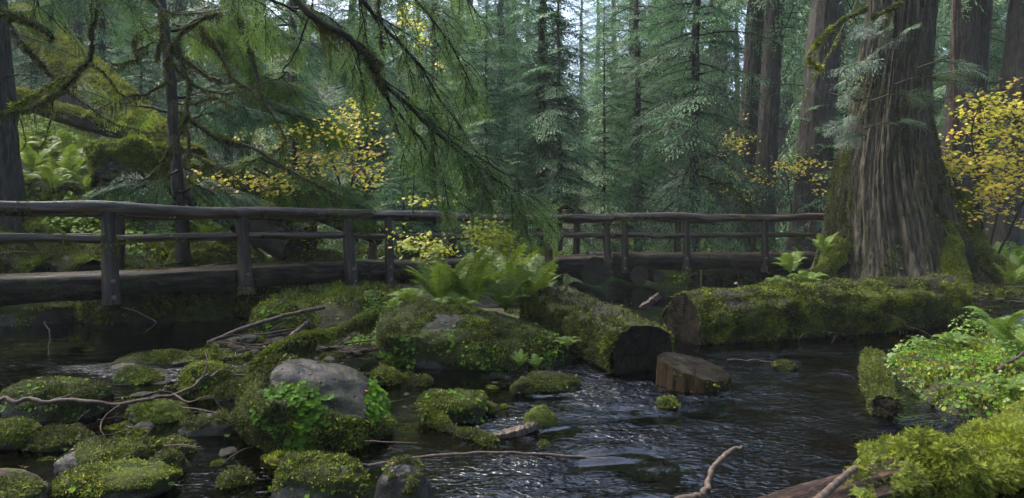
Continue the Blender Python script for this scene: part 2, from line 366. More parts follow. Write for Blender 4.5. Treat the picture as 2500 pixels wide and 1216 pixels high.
def water_mat():
    m, t = newmat('stream_water'); k = NT(t); g = k.n('NewGeometry'); co = g.outputs['Position']
    a = k.n('Attribute', _attribute_name='rnd')
    mp = k.n('Mapping'); mp.inputs['Scale'].default_value = (1, 1.7, 1); mp.inputs['Rotation'].default_value = (0, 0, R(12)); k.l(co, mp.inputs[0])
    n1 = k.noise(mp.outputs[0], 8, 1.5, .5, 1.2); n2 = k.noise(mp.outputs[0], 19, 1, .5, .6); n3 = k.noise(co, .9, 2)
    h = k.math('ADD', n1, k.math('MULTIPLY', n2, .45))
    amp = k.math('MULTIPLY', a.outputs['Fac'], k.math('MULTIPLY', k.math('SUBTRACT', n3, .40), 4.5, True))
    h = k.math('MULTIPLY', h, amp)
    b = k.bump(h, 1.0, .06)
    gl = k.n('BsdfGlossy', Roughness=.03); gl.inputs[0].default_value = (.85, .92, 1, 1); k.l(b, gl.inputs['Normal'])
    tr = k.n('BsdfTransparent'); tr.inputs[0].default_value = (.26, .21, .15, 1)
    fr = k.n('Fresnel', IOR=1.4); k.l(b, fr.inputs['Normal'])
    ms = k.n('MixShader'); k.l(fr.outputs[0], ms.inputs[0]); k.l(tr.outputs[0], ms.inputs[1]); k.l(gl.outputs[0], ms.inputs[2])
    k.out(ms.outputs[0]); return m
M_WAT = water_mat()

# ------------------------------------------------------------------ terrain and water
def water_z(x, y):
    return 0.22*sm((y-9.6)/1.6)*sm((x+.2)/1.2)
YB = np.array([[-20, 10.6], [-9, 10.9], [-5.2, 11.2], [-4.3, 10.7], [-3.7, 9.1], [-2.6, 9.5], [-1.8, 10.5], [0, 13.0], [1.1, 16], [1.8, 22], [7.2, 23], [8.2, 14.6], [10, 12.5], [16, 11], [60, 11]])
XE = np.array([[4.6, 5.0], [5.1, 3.6], [5.4, 3.25], [6.0, 3.4], [6.8, 3.6], [7.6, 4.1], [8.3, 5.0], [8.8, 6.2], [9.2, 12]])
def H(x, y):
    x = np.asarray(x, float); y = np.asarray(y, float); z0 = np.zeros_like(x)
    n = fbm(np.stack([x*.9, y*.9, z0], -1), 4, 3); n2 = fbm(np.stack([x*3.1, y*3.1, z0], -1), 3, 8)
    h = -.3+.10*n+.05*n2
    yb = np.interp(x, YB[:, 0], YB[:, 1])+.25*n
    u = -x-4.2
    up = .42+.10*sm((y-20)/10)+np.where(u > 0, .40*u*sm(u/3), 0)*sm((y-10.3)/3.5)+np.maximum(0, y-38)*.22+.18*n+.06*n2
    up = up+np.maximum(0, x-18)*.12
    s = sm((y-yb)/1.1); h = h*(1-s)+up*s
    isl = sm((1.15-np.sqrt(((x+.75)/1.9)**2+((y-10.2)/1.9)**2))/.3); h = np.maximum(h, h*(1-isl)+(.12+.1*n+.04*n2)*isl)
    deb = sm((1.1-np.sqrt(((x+2.9)/1.6)**2+((y-8.7)/1.0)**2))/.4); h = np.maximum(h, h*(1-deb)+(.0+.10*n+.05*n2)*deb)
    xe = np.interp(y, XE[:, 0], XE[:, 1]); r = sm((x-xe)/.5)*sm((y-4.9)/.3)*sm((9.2-y)/.5); h = np.maximum(h, h*(1-r)+(.12+.08*n+.03*n2)*r)
    c = sm((1.2-np.sqrt(((x-9.6)/4.2)**2+((y-14.6)/2.7)**2))/.35); h = np.maximum(h, h*(1-c)+(.40+.08*n+.03*n2)*c)
    q = sm((-2.55-x)/.4)*sm((4.4-y)/.5); h = np.maximum(h, h*(1-q)+(.08+.08*n+.04*n2)*q)
    lf = sm((1.1-np.sqrt(((x+3.4)/1.6)**2+((y-6.9)/.7)**2))/.5); h = np.maximum(h, h*(1-lf)+(-.04+.08*n+.06*n2)*lf)
    return h
def hz(x, y): return float(H(np.array([x]), np.array([y]))[0])
def axis_grid(parts):
    a = [np.arange(s, e, d) for s, e, d in parts]; return np.concatenate(a+[[parts[-1][1]]])
xs = axis_grid([(-160, -40, 8), (-40, -16, 1), (-16, -8, .15), (-8, 9, .055), (9, 16, .15), (16, 40, 1), (40, 160, 8)])
ys = axis_grid([(-60, -4, 6), (-4, 2.5, .5), (2.5, 13, .055), (13, 24, .15), (24, 50, .8), (50, 200, 8)])
X, Y = np.meshgrid(xs, ys); Z = H(X, Y)
mb = MB(); mb.add(np.stack([X, Y, Z], -1), grid_faces(len(ys), len(xs), False)); g_ = mb.build('ground', M_GRD, smooth=True); g_['kind'] = 'structure'
xs = axis_grid([(-40, -9, 1), (-9, -4, .1), (-4, 6.5, .03), (6.5, 20, .2)]); ys = axis_grid([(-20, 2.4, 1), (2.4, 9.5, .03), (9.5, 14, .1), (14, 26, .3)])
X, Y = np.meshgrid(xs, ys)
flow = np.clip(.15+1.0*(.38+.62*np.exp(-((X-(.45+.22*(Y-4)))/.7)**2))*sm((X+1.0)/1.2)*sm((9.2-Y)/1.4)+.8*np.exp(-(((X+3.5)/1.4)**2+((Y-7.2)/.75)**2)), .1, 1.1)*(1-.6*sm((Y-9.6)/1.5))
a_ = 12*math.pi/180; U = X*math.cos(a_)+Y*math.sin(a_); W_ = -X*math.sin(a_)+Y*math.cos(a_)
wv = fbm(np.stack([U*3.2+.6*fbm(np.stack([U, W_, 0*X], -1), 2, 2), W_*7.5, 0*X], -1), 2, 11)
Z = water_z(X, Y)+flow*.025*wv
mb = MB(); mb.add(np.stack([X, Y, Z], -1), grid_faces(len(ys), len(xs), False), flow.ravel()); w_ = mb.build('water', M_WAT, smooth=True); w_['kind'] = 'structure'

# ------------------------------------------------------------------ surface sampling: moss and leaves on things
def sample(V, F, n, g):
    A, B, C = V[F[:, 0]], V[F[:, 1]], V[F[:, 2]]
    D = V[F[:, 3]] if F.shape[1] == 4 else C
    nr = np.cross(C-A, D-B) if F.shape[1] == 4 else np.cross(B-A, C-A)
    ar = np.linalg.norm(nr, axis=1); i = g.choice(len(F), n, p=ar/ar.sum()); u, v = g.random((2, n, 1))
    P = A[i]*(1-u)*(1-v)+B[i]*u*(1-v)+C[i]*u*v+D[i]*(1-u)*v
    return P, unit(nr[i])
def feather():                            # near moss frond: a stem leaflet and pairs of side leaflets
    mb = MB(); M = []; O = []
    for t in np.linspace(.1, .85, 6):
        for s_ in (1, -1):
            d = np.array([.75, s_*.66, -.05]); M.append(basis(d[None], np.array([[0, 0, 1.]]))[0]*np.array([.40*(1.15-t), .075, .1])); O.append([t, 0, -.15*t*t])
    M.append(np.diag([.5, .08, .1])); O.append([.6, 0, -.06])
    inst(mb, DIA[0], DIA[1], np.array(M), np.array(O)); return flat(mb)
FEA = feather()
def moss(mb, V, F, dens, size, g, mask=None, Mw=None, tmpl='blade', droop=.3, area=None, stand=.8, wid=.4):
    A = V[F]; ar = .5*np.linalg.norm(np.cross(A[:, 2]-A[:, 0], A[:, -1]-A[:, 1]), axis=1).sum()
    n = int(ar*dens); P, N = sample(V, F, n, g)
    Pw = P if Mw is None else P@Mw[:3, :3].T+Mw[:3, 3]; Nw = N if Mw is None else N@Mw[:3, :3].T
    if mask is not None:
        k = g.random(n) < mask(Pw, Nw); P, N, Pw, Nw = P[k], N[k], Pw[k], Nw[k]
    n = len(P); d = Nw*stand+g.normal(0, .6, (n, 3)); d[:, 2] -= droop; d = unit(d)
    if Mw is not None: d = d@Mw[:3, :3]
    M = basis(d, unit(N+g.normal(0, .5, (n, 3)))); sz = size*g.uniform(.6, 1.4, n)*(.55+1.5*np.clip(fbm(Pw*3.3, 3, 15)+.4, 0, 1))
    M = M*sz[:, None, None]
    cl = fbm(Pw*6, 3, 5); r = np.clip(.36+.35*cl+.3*fbm(Pw*1.7, 2, 6)+g.normal(0, .2, n), 0, 1)
    if tmpl == 'blade':
        M[:, :, 1] *= wid; inst(mb, DIA[0], DIA[1], M, P, r)
    else:
        rr = np.clip(r[:, None]+(FEA[2]*0+FEA[0][:, 0]*.3-.1)[None], 0, 1); inst(mb, FEA[0], FEA[1], M, P, rr)
def nmask(thr=.1, nz=.0, sc=2.2, hard=4, seed=1):
    return lambda P, N: np.clip((N[:, 2]-thr+nz*fbm(P*sc, 3, seed))*hard, 0, 1)
# ------------------------------------------------------------------ logs (built along local z, then turned)
def log_matrix(a, b):
    a = np.asarray(a, float); b = np.asarray(b, float); z = unit(b-a); up = np.array([0, 0, 1.])
    if abs(z[2]) > .9: up = np.array([0, 1., 0])
    x = unit(np.cross(up, z)); y = np.cross(z, x)      # local y is upwards for a lying log
    M = np.eye(4); M[:3, 0] = x; M[:3, 1] = y; M[:3, 2] = z; M[:3, 3] = a; return M, float(np.linalg.norm(b-a))
def log_mesh(L, r0, r1, seg=48, step=.05, rough=.02, ridge=.0, seed=0, sag=0.0, flat_top=None, wob=.0, knots=0, caps=True):
    n = max(4, int(L/step)); z = np.linspace(0, L, n); th = np.linspace(0, 2*np.pi, seg, endpoint=False)
    Zg, T = np.meshgrid(z, th, indexing='ij'); r = r0+(r1-r0)*Zg/L
    p = np.stack([np.cos(T)*1.3, np.sin(T)*1.3, Zg*.9], -1)
    r = r+rough*fbm(p*1.6, 4, seed)
    if ridge: r = r+ridge*fbm(np.stack([np.cos(T)*7, np.sin(T)*7, Zg*.8], -1), 3, seed+5)
    x = r*np.cos(T); y = r*np.sin(T)
    if flat_top is not None: y = np.minimum(y, flat_top+.012*fbm(np.stack([x*14, 0*x, Zg*.8], -1), 3, seed+2))
    y = y-sag*4*(Zg/L)*(1-Zg/L)
    if wob:
        x = x+wob*fbm(np.stack([Zg*.8, 0*Zg, 0*Zg+seed], -1), 2, seed); y = y+wob*fbm(np.stack([Zg*.8, 0*Zg+5, 0*Zg+seed], -1), 2, seed+1)
    V = np.stack([x, y, Zg], -1).reshape(-1, 3); F = grid_faces(n, seg)
    return V, F, n, seg
def cap_mesh(V, n, seg, end, rough=.01, seed=0, bulge=0.0):
    ring = V[-seg:] if end else V[:seg]; c = ring.mean(0); k = 9; rows = []
    for q in range(k):
        f = 1-q/(k-1)*.999; rr = c+(ring-c)*f; rr = rr.copy()
        rr[:, 2] += (rough*fbm(rr*9, 3, seed)*(1 if q else .3)+bulge*(1-f*f))*(1 if end else -1); rows.append(rr)
    W = np.concatenate(rows); F = grid_faces(k, seg)
    return W, (F if not end else F[:, ::-1])
def setlocal(o, M, parent=None):
    m = Matrix(M.tolist())
    if parent is not None:
        m = Matrix.Translation(-Vector(parent.location)) @ m; o.parent = parent
    o.matrix_local = m if parent is not None else m
    return o
def part_log(name, a, b, r0, r1, mat, parent, label=None, **kw):
    M, L = log_matrix(a, b); V, F, n, seg = log_mesh(L, r0, r1, **kw)
    mb = MB(); mb.add(V, F)
    for e in (0, 1):
        W, G = cap_mesh(V, n, seg, e, .006, 3); mb.add(W, G)
    o = mb.build(name, mat, smooth=True); setlocal(o, M, parent)
    if label: o['label'] = label
    PM[o.name] = M
    if name in ('top_rail', 'middle_rail', 'post'):
        m_ = MB(); moss(m_, V, F, 5000, .018, rng(int(L*100)), lambda P, N: np.clip((fbm(P*2.3, 4, 12)-.16)*6, 0, 1)*(1 if name != 'top_rail' else np.clip(.9-N[:, 2], .15, 1)), M)
        if m_.n: b_ = m_.build('moss', M_MOSS, o)
    return o
PM = {}

M_BRK = wood_mat('flaking_bark', [(.3, (.008, .005, .004)), (.5, (.028, .017, .012)), (.62, (.08, .05, .032)), (.8, (.15, .10, .065))], (6, 6, 1.6), 4, (.65, .85), 1.0, .02, (.04, .045, .01), .58, .2)
# ------------------------------------------------------------------ the log footbridge
BR = empty('footbridge', (-2.8, 12.7, .1), 'long dark log footbridge with handrails crossing the stream to the big cedar', 'bridge')
SP = [((-8.3, 6.66), (-2.77, 12.70)), ((-2.74, 12.73), (2.33, 15.34)), ((2.37, 15.36), (7.7, 15.75))]
DZ = [.90, .90, .97]; WD = 1.38
for i, ((x0, y0), (x1, y1)) in enumerate(SP):
    d = unit(np.array([x1-x0, y1-y0])); nn = np.array([-d[1], d[0]])
    for j in range(4):
        off = nn*(.19+j*WD/4); e0 = 0 if i == 0 else -.02-.12*j; e1 = .0 if i == 2 else .02+.09*j
        A = np.array([x0, y0])+off+d*(e0 if i else 0); B = np.array([x1, y1])+off+d*e1
        part_log('deck_log', (A[0], A[1], DZ[i]-.12), (B[0], B[1], DZ[i]-.12), .24-.01*(j % 2), .225, M_LOGB if j == 0 else M_WET, BR,
                 seg=40, step=.06, rough=.02, ridge=.03 if j == 0 else 0, seed=31*i+j, flat_top=.118+.008*((j*7+i) % 3), sag=.02, wob=.02)
    for side in (0, 1):
        off = nn*(0 if side == 0 else WD+.15)
        A = np.array([x0, y0])+off; B = np.array([x1, y1])+off+d*(0 if side == 0 or i == 2 else .3)
        if i and side: A = A-d*.1
        zt = 1.83 if i < 2 else 1.85
        part_log('top_rail', (A[0], A[1], zt), (B[0], B[1], zt), (.105, .10, .095)[i], (.11, .10, .09)[i], M_WET, BR, seg=28, step=.05, rough=.012, ridge=.014, seed=50+i*2+side, flat_top=.082, wob=.05, sag=.015)
        part_log('middle_rail', (A[0], A[1], 1.415), (B[0], B[1], 1.415), .068, .062, M_WET, BR, seg=24, step=.05, rough=.009, ridge=.005, seed=70+i*2+side, flat_top=.052, wob=.04, sag=.01)
def bridge_post(px, i, side, lean=.2, r=.085):
    (x0, y0), (x1, y1) = SP[i]; d = unit(np.array([x1-x0, y1-y0])); nn = np.array([-d[1], d[0]])
    off = nn*(0 if side == 0 else WD+.15); k = (px-CX)/FPX
    A = np.array([x0, y0])+off; t = (k*A[1]-A[0])/(d[0]-k*d[1]); P = A+d*t
    s = -1 if side == 0 else 1; lean = lean if side == 0 else .08
    top = (P[0]+nn[0]*s*.0, P[1]+nn[1]*s*.0, 1.77); bot = (P[0]+nn[0]*s*lean, P[1]+nn[1]*s*lean, DZ[i]-(.44 if side == 0 else .3))
    p = part_log('post', top, bot, r*.85, r*1.12, M_POST, BR, seg=22, step=.05, rough=.012, ridge=.006, seed=int(px), wob=.015)
    if side == 0:
        for zz in (DZ[i]-.1, DZ[i]-.33):
            f = (top[2]-zz)/(top[2]-bot[2]); c = np.array(top)*(1-f)+np.array(bot)*f; q = c+np.array([nn[0]*s, nn[1]*s, 0])*(r*1.02); q2 = q+np.array([nn[0]*s, nn[1]*s, 0])*.03
            m = MB(); tube(m, [q-.02*np.array([nn[0]*s, nn[1]*s, 0]), q2], .035, .026, n=4, seg=14); tube(m, [q2-.01*np.array([nn[0]*s, nn[1]*s, 0]), q2+.02*np.array([nn[0]*s, nn[1]*s, 0])], .015, .013, n=3, seg=6)
            b = m.build('bolt', M_RUST, smooth=False); b.parent = p
            b.matrix_local = Matrix(PM[p.name].tolist()).inverted()
for px, i in ((262, 0), (588, 0), (846, 0), (948, 1), (1160, 1), (1335, 1), (1479, 1), (1524, 2), (1674, 2), (1866, 2)):
    bridge_post(px, i, 0, .2 if i == 0 else (.12 if i == 1 else .03), (.105, .085, .085)[i])
for px, i in ((292, 0), (600, 0), (765, 0), (912, 1), (1105, 1), (1266, 1), (1408, 2), (1656, 2), (1838, 2), (1988, 2)):
    bridge_post(px, i, 1, r=.09)
# crib logs under the joint, seen end-on
for px, py, Yc, r in ((1452, 662, 15.0, .33), (1562, 672, 15.3, .22), (1610, 676, 15.2, .14)):
    c = at(px, py, Yc); part_log('support_log', (c[0], c[1], c[2]), (c[0]-.2, c[1]+2.4, c[2]), r, r*.95, M_LOGB, BR, 'round mossy end of a support log under the bridge', seg=40, step=.1, rough=.02, seed=int(px))

# ------------------------------------------------------------------ the big cedar
CY_, CXW = 14.2, (2178-CX)/FPX*14.2
zpy = np.array([760, 700, 680, 640, 600, 560, 480, 400, 300, 180, 60, 0, -200, -900]); lf = np.array([1955, 1985, 1996, 2012, 2023, 2030, 2038, 2048, 2066, 2090, 2110, 2116, 2130, 2160]); rt = np.array([2440, 2405, 2392, 2365, 2345, 2328, 2303, 2285, 2272, 2272, 2280, 2286, 2290, 2300])
CT = empty('cedar_tree', (CXW, CY_, .35), 'huge old cedar with fluted trunk and mossy flared roots where the bridge ends', 'tree')
zz = np.arange(-.2, 15, .035); pyz = HY-(zz-EYE)/CY_*FPX
o_ = np.argsort(zpy); Lx = np.interp(pyz, zpy[o_], lf[o_]); Rx = np.interp(pyz, zpy[o_], rt[o_])
cxz = ((Lx+Rx)/2-CX)/FPX*CY_; rz_ = (Rx-Lx)/2/FPX*CY_
seg = 560; th = np.linspace(0, 2*np.pi, seg, endpoint=False); Zg, T = np.meshgrid(zz, th, indexing='ij')
wv = .35*fbm(np.stack([Zg*.35, 0*Zg, 0*Zg], -1), 2, 4)
cs, sn = np.cos(T+wv*.25), np.sin(T+wv*.25)
fl = fbm(np.stack([cs*2.2, sn*2.2, Zg*.10], -1), 3, 21); fl2 = fbm(np.stack([cs*6.5, sn*6.5, Zg*.22], -1), 3, 22)
st = .6-2.2*np.abs(fbm(np.stack([cs*17, sn*17, Zg*.38], -1), 2, 23))+.5*fbm(np.stack([cs*30, sn*30, Zg*.7], -1), 2, 25); st2 = fbm(np.stack([cs*60, sn*60, Zg*2.2], -1), 2, 24)
rd = rz_[:, None]-.04-.10*sm((Zg-1.5)/3); flare = sm((2.6-Zg)/3.2)
r = rd*(1+.05*fl+flare*.10*fl)+(.07+.06*flare)*-np.abs(fl2)+.03+.06*st+.022*st2+.05*fbm(np.stack([cs*13, sn*13, Zg*2.6], -1), 2, 27)
r = r-.10*np.exp(-(((T-4.35+.03*Zg)/.045)**2))*sm((3.4-Zg)/2)-.07*np.exp(-(((T-5.25+.05*Zg)/.03)**2))*sm((5-Zg)/3)-.05*np.exp(-(((T-4.75-.015*Zg)/.022)**2))
V = np.stack([cxz[:, None]+r*np.cos(T), CY_+r*np.sin(T)*.92, Zg], -1).reshape(-1, 3); F = grid_faces(len(zz), seg)
mb = MB(); mb.add(V, F); mb.build('trunk', M_CEDB, CT, smooth=True, origin=CT.location)
VT, FT = V, F
g = rng(5)
def cmask(P, N):
    x = P[:, 0]-np.interp(P[:, 2], zz, cxz); rr = np.interp(P[:, 2], zz, rz_); u = x/rr
    nz = fbm(P*np.array([2.5, 2.5, 1.1]), 4, 9); low = sm((1.1-P[:, 2])/.8)
    edge = sm((u-.58)/.3)*sm((3.4-P[:, 2])/2.2)+.35*sm((u-.85)/.1)+.8*sm((-.86-u)/.08)*sm((4.8-P[:, 2])/2)
    return np.clip(edge+(low*.45+.12)*(nz > .12)+.5*(nz > .42)-.05, 0, 1)*(P[:, 1] < CY_+.4)*(P[:, 2] < 9)
mb = MB(); fr = (V[F].mean(1)[:, 1] < CY_+.5) & (V[F].mean(1)[:, 2] < 9); moss(mb, V, F[fr], 9000, .035, g, cmask)
mb.build('moss', M_MOSS, CT, origin=CT.location)
def root(pts, r0, r1, seed):
    mb = MB(); tube(mb, pts, r0, r1, n=40, seg=22, rough=.05, seed=seed); o = mb.build('root', M_MBASE, CT, smooth=True, origin=CT.location)
    V2, F2 = mb.v[0], mb.f[0]; m = MB(); moss(m, V2, F2, 9000, .04, g, nmask(-.3, .6)); q = m.build('moss', M_MOSSB, o, origin=CT.location); return o
root([at(2318, 470, 14.0), at(2352, 560, 13.7), at(2398, 630, 13.3), at(2450, 675, 12.9), at(2510, 710, 12.5), at(2570, 735, 12.2)], .26, .15, 1)
root([at(2290, 560, 13.5), at(2318, 640, 13.0), at(2345, 700, 12.6), at(2375, 745, 12.3)], .30, .16, 2)
root([at(2350, 600, 14.3), at(2400, 670, 13.9), at(2470, 700, 13.7), at(2560, 715, 13.5)], .26, .10, 3)
root([at(2050, 600, 13.7), at(2015, 660, 13.3), at(1968, 700, 13.0), at(1925, 722, 12.8)], .22, .10, 4)
# cedar sprays on the trunk
TC = [Tmpl(spray(1.0, 200+k, .05, .42, .07, .22, .035, .25, .05, ang=50)) for k in range(3)]
def sprays(parent, name, lst, mat, tm, g, leafn='spray', bark=M_TWIG):
    for (px, py, Yd, ln, dx, dz) in lst:
        l = MB(); wd = MB(); o = at(px, py, Yd)
        n = 4; a0 = math.atan2(-.35, dx); az = a0+g.normal(0, .35, n); pt = -np.arctan2(dz, 1)+g.normal(0, .15, n)
        M = rotz(az)@roty(pt)@rotx(g.normal(0.0, .4, n))*(ln*g.uniform(.6, 1.1, n))[:, None, None]
        O = o+np.stack([g.uniform(0, .5, n)*dx*ln, -.1*g.random(n), g.normal(0, .06, n)], -1)
        for q in range(n): put(l, wd, tm[q % len(tm)], M[q:q+1], O[q:q+1], g)
        tube(wd, [o+np.array([-dx*.2, .35, -.05]), o, o+np.array([dx*ln*.5, -.05, dz*ln*.4])], .016, .006, n=6, seg=5, caps=False)
        b = wd.build('limb', bark, parent, origin=parent.location); l.build(leafn, mat, b, origin=parent.location)
sprays(CT, 'cedar', [(2230, 85, 12.6, 1.0, -1, -.15), (2190, 150, 12.5, 1.25, -1, -.35), (2235, 190, 12.6, 1.0, 1, -.05), (2105, 290, 12.7, .7, -1, -.4), (2180, 230, 12.5, .6, 1, -.4), (2110, 330, 12.6, .75, -1, -.3), (2290, 150, 12.8, .8, 1, -.2), (2150, 60, 12.7, .7, -1, -.2), (2160, 300, 12.5, .8, 1, .0), (2130, 200, 12.7, .8, -1, -.6)], M_CED, TC, g)
def mossy_limb(parent, pts, r0, r1, seed, hang=0, dens=7000, size=.03, mat=None, name='limb'):
    """a thin limb wrapped in moss; hang = number of hanging strands"""
    o = np.array(parent.location); mb = MB(); P = tube(mb, pts, r0, r1, n=len(pts)*6, seg=6, wob=.03, seed=seed, caps=False)
    lb = mb.build(name, M_TWIG, parent, origin=o, smooth=True); g = rng(seed)
    m = MB()
    if dens: moss(m, mb.v[0], mb.f[0], dens, size, g, None, droop=.5)
    if hang:
        i = g.integers(0, len(P), hang); cl = np.clip(fbm(P[i]*3.5, 2, seed)+.35, .03, 1)
        l = cl*g.uniform(.1, .42, hang); k = 3
        for q in range(k):
            O = P[i]+g.normal(0, .015, (hang, 3))+np.array([0, 0, -1.])*(l*q/k)[:, None]
            M = basis(np.tile([0., 0, -1.], (hang, 1))+g.normal(0, .12, (hang, 3)), g.normal(0, 1, (hang, 3)))*(l/k*1.25)[:, None, None]
            M[:, :, 1] *= (.012*g.uniform(.5, 1.6, hang)/(l/k*1.25))[:, None]; inst(m, DIA[0], DIA[1], M, O, np.clip(.5+.3*fbm(O*3, 2, 3), 0, 1))
    if m.n: m.build('hanging_moss' if hang > 60 else 'moss', mat or (M_HANG if hang > 60 else M_MOSS), lb, origin=o)
    return lb
mossy_limb(CT, [at(2110, 20, 12.9), at(2040, 60, 12.6), at(1990, 110, 12.4), at(1978, 150, 12.3), at(2005, 168, 12.2)], .035, .012, 91, 50, 9000, .04)
mossy_limb(CT, [at(2100, 190, 12.9), at(2075, 225, 12.6), at(2095, 245, 12.5), at(2125, 240, 12.4)], .025, .01, 92, 30, 9000, .035)
mossy_limb(CT, [at(2110, -20, 13), at(2070, 40, 12.8), at(2045, 95, 12.7), at(1995, 180, 12.4), at(1960, 240, 12.3)], .02, .006, 93, 30, 5000, .03)
mossy_limb(CT, [at(2130, 40, 12.8), at(2170, 25, 12.5), at(2200, 5, 12.4)], .03, .012, 94, 40, 9000, .04)

# ------------------------------------------------------------------ mossy logs
def mossy_log(name, label, cat, a, b, r0, r1, seed, mask, dens=9000, size=.03, bark=None, rough=.05, ridge=.02, cutA=None, cutB=None, tmpl='blade', mmat=None, sag=0, wob=.04, seg=72, step=.03, flat_top=None, clump=0.0, droop=.3, sub=True):
    M, L = log_matrix(a, b); root_ = empty(name, a, label, cat)
    V, F, n, sg = log_mesh(L, r0, r1, seg=seg, step=step, rough=rough, ridge=ridge, seed=seed, wob=wob, sag=sag, flat_top=flat_top)
    mb = MB(); mb.add(V, F)
    for e, cm in ((0, cutA), (1, cutB)):
        W, G = cap_mesh(V, n, sg, e, .02, seed)
        if cm is None: mb.add(W, G)
        else:
            c = MB(); c.add(W+np.array([0, 0, .004 if e else -.004]), G); o = c.build('cut_end', cm, smooth=True); setlocal(o, M, root_)
    o = mb.build('bark', bark or M_LOGB, smooth=True); setlocal(o, M, root_)
    g = rng(seed); Vm = V
    if clump:
        Nn = V.copy(); Nn[:, 2] = 0; Nn = unit(Nn); V3 = V@M[:3, :3].T+M[:3, 3]
        mk = mask(V3, Nn@M[:3, :3].T); Vm = V+Nn*(mk*clump*np.clip(.35+2.0*fbm(V3*3.6, 3, seed), 0, 1.25))[:, None]-Nn*(1-mk)[:, None]*.006
        c = MB(); keep = mk[F].mean(1) > .25; c.add(Vm, F[keep]); o = c.build('moss_cushion', M_MBASE if mmat is not M_MOSSB else M_MBASEB, smooth=True); setlocal(o, M, root_)
    m = MB(); moss(m, Vm, F, dens, size, g, mask, M, tmpl, droop=droop); o = m.build('moss', mmat or M_MOSS, smooth=False); setlocal(o, M, root_)
    return root_
def side_mask(top=.55, nzs=.5, sc=2.0, seed=1, low=None, bt=1):
    def f(P, N):
        nz = fbm(P*sc, 4, seed); k = np.maximum(np.clip((top+nzs*nz-N[:, 2])*5, 0, 1)*np.clip(1.35+.9*nz, 0, 1), .08+bt*(.02+.25*(nz > -.1)))
        if low is not None: k = k*np.clip((P[:, 2]-low)*12, 0.15, 1)
        return k
    return f
mossy_log('fallen_log', 'long fallen log with thick moss on its side, in front of the big cedar', 'log', (2.35, 9.0, .20), (7.0, 10.55, .36), .43, .44, 11, side_mask(.66, .5, 1.7, 2, .02), 19000, .026, cutA=M_CUT, cutB=M_ROT, clump=.06, rough=.07, ridge=.03)
mossy_log('fallen_log', 'short thick mossy log in midstream with a sawn black end facing the viewer', 'log', (1.42, 7.05, .17), (.55, 9.5, .36), .355, .40, 12, side_mask(.80, .3, 2.2, 3, .0, 0), 17000, .03, cutA=M_CUT, cutB=M_LOGB, clump=.06, flat_top=.33)
mossy_log('mossy_log', 'small moss covered log poking into the water from the leafy right bank', 'log', (2.98, 5.3, .08), (3.95, 7.2, .10), .085, .10, 13, lambda P, N: np.clip(.75+N[:, 2]+.6*fbm(P*4, 3, 2), 0, 1), 14000, .025, clump=.03, mmat=M_MOSSB)
mossy_log('mossy_log', 'long mossy fallen trunk in the near right corner with feathery moss over its right half', 'log', (1.02, 3.1, .03), (4.0, 4.62, .03), .14, .19, 14,
          lambda P, N: np.clip(np.clip((P[:, 0]-2.0+.6*fbm(P*5, 3, 7)+.5*np.clip(-N[:, 1], 0, 1))*3, 0, 1)*(1.1+.5*N[:, 2]), 0, 1), 17000, .023, tmpl='feather', bark=M_BRK, rough=.04, ridge=.04, clump=.16, mmat=M_MOSSB, droop=.45, seg=64, step=.025)
# stump cut off in the water
ST = empty('tree_stump', (1.80, 6.45, -.2), 'round sawn stump with dark rotten sides standing in the stream', 'stump')
V, F, n, sg = log_mesh(.37, .37, .33, seg=150, step=.02, rough=.018, ridge=.05, seed=44)
tilt = V[:, 0]*-.22+V[:, 1]*.16; V[:, 2] += np.clip((V[:, 2])/.37, 0, 1)*tilt
mb = MB(); mb.add(V, F); mb.build('bark', M_ROT, ST, smooth=True)
W, G = cap_mesh(V, n, sg, 1, .012, 3); mb = MB(); mb.add(W+np.array([0, 0, .003]), G); mb.build('cut_top', M_CUT, ST, smooth=True)
m = MB(); moss(m, V, F, 5000, .02, rng(4), lambda P, N: np.clip(-.05+.9*fbm(P*7, 3, 2)+(P[:, 2] > .36+P[:, 1]*.26-P[:, 0]*.2)*.6, 0, 1)); m.build('moss', M_MOSS, ST)
for nm, a_, L_ in (('', None, None),): pass

# great fallen trunks on the left slope
def big_mask(P, N): return np.clip(.3+1.2*N[:, 2]+.9*fbm(P*1.5, 3, 3), 0, 1)
mossy_log('fallen_tree', 'huge mossy fallen trunk leaning down the left slope towards the bridge', 'fallen tree', at(455, 415, 15.0), at(60, 60, 19.5), .52, .60, 15, big_mask, 3600, .05, clump=.05, seg=64, step=.08, mmat=M_MOSSP)
mossy_log('fallen_tree', 'broad bare fallen trunk of dark brown bark running down behind the handrail on the left', 'fallen tree', at(735, 605, 13.6), at(455, 430, 15.0), .46, .54, 16, lambda P, N: np.clip(-.2+1.2*N[:, 2]+.9*fbm(P*2, 3, 3), 0, .4), 2500, .04, bark=M_TRNK, seg=64, step=.06, ridge=.05)
mossy_log('fallen_tree', 'thin dark mossy trunk slanting above the broad brown trunk behind the rail', 'fallen tree', at(930, 580, 13.0), at(455, 395, 14.0), .15, .17, 17, big_mask, 5000, .04, seg=30, step=.06)
mossy_log('fallen_tree', 'slim mossy trunk lying on the slope at the left, behind the left edge tree', 'fallen tree', at(420, 360, 15.5), at(20, 235, 15.5), .17, .22, 18, big_mask, 6000, .04, seg=30, step=.08, clump=.04, mmat=M_MOSSP)
mossy_log('mossy_log', 'thin moss covered pole lying low between the handrails left of the fern cluster', 'log', at(905, 560, 14.2), at(700, 500, 14.6), .10, .11, 19, big_mask, 6000, .03, seg=24, step=.06, mmat=M_MOSSB)
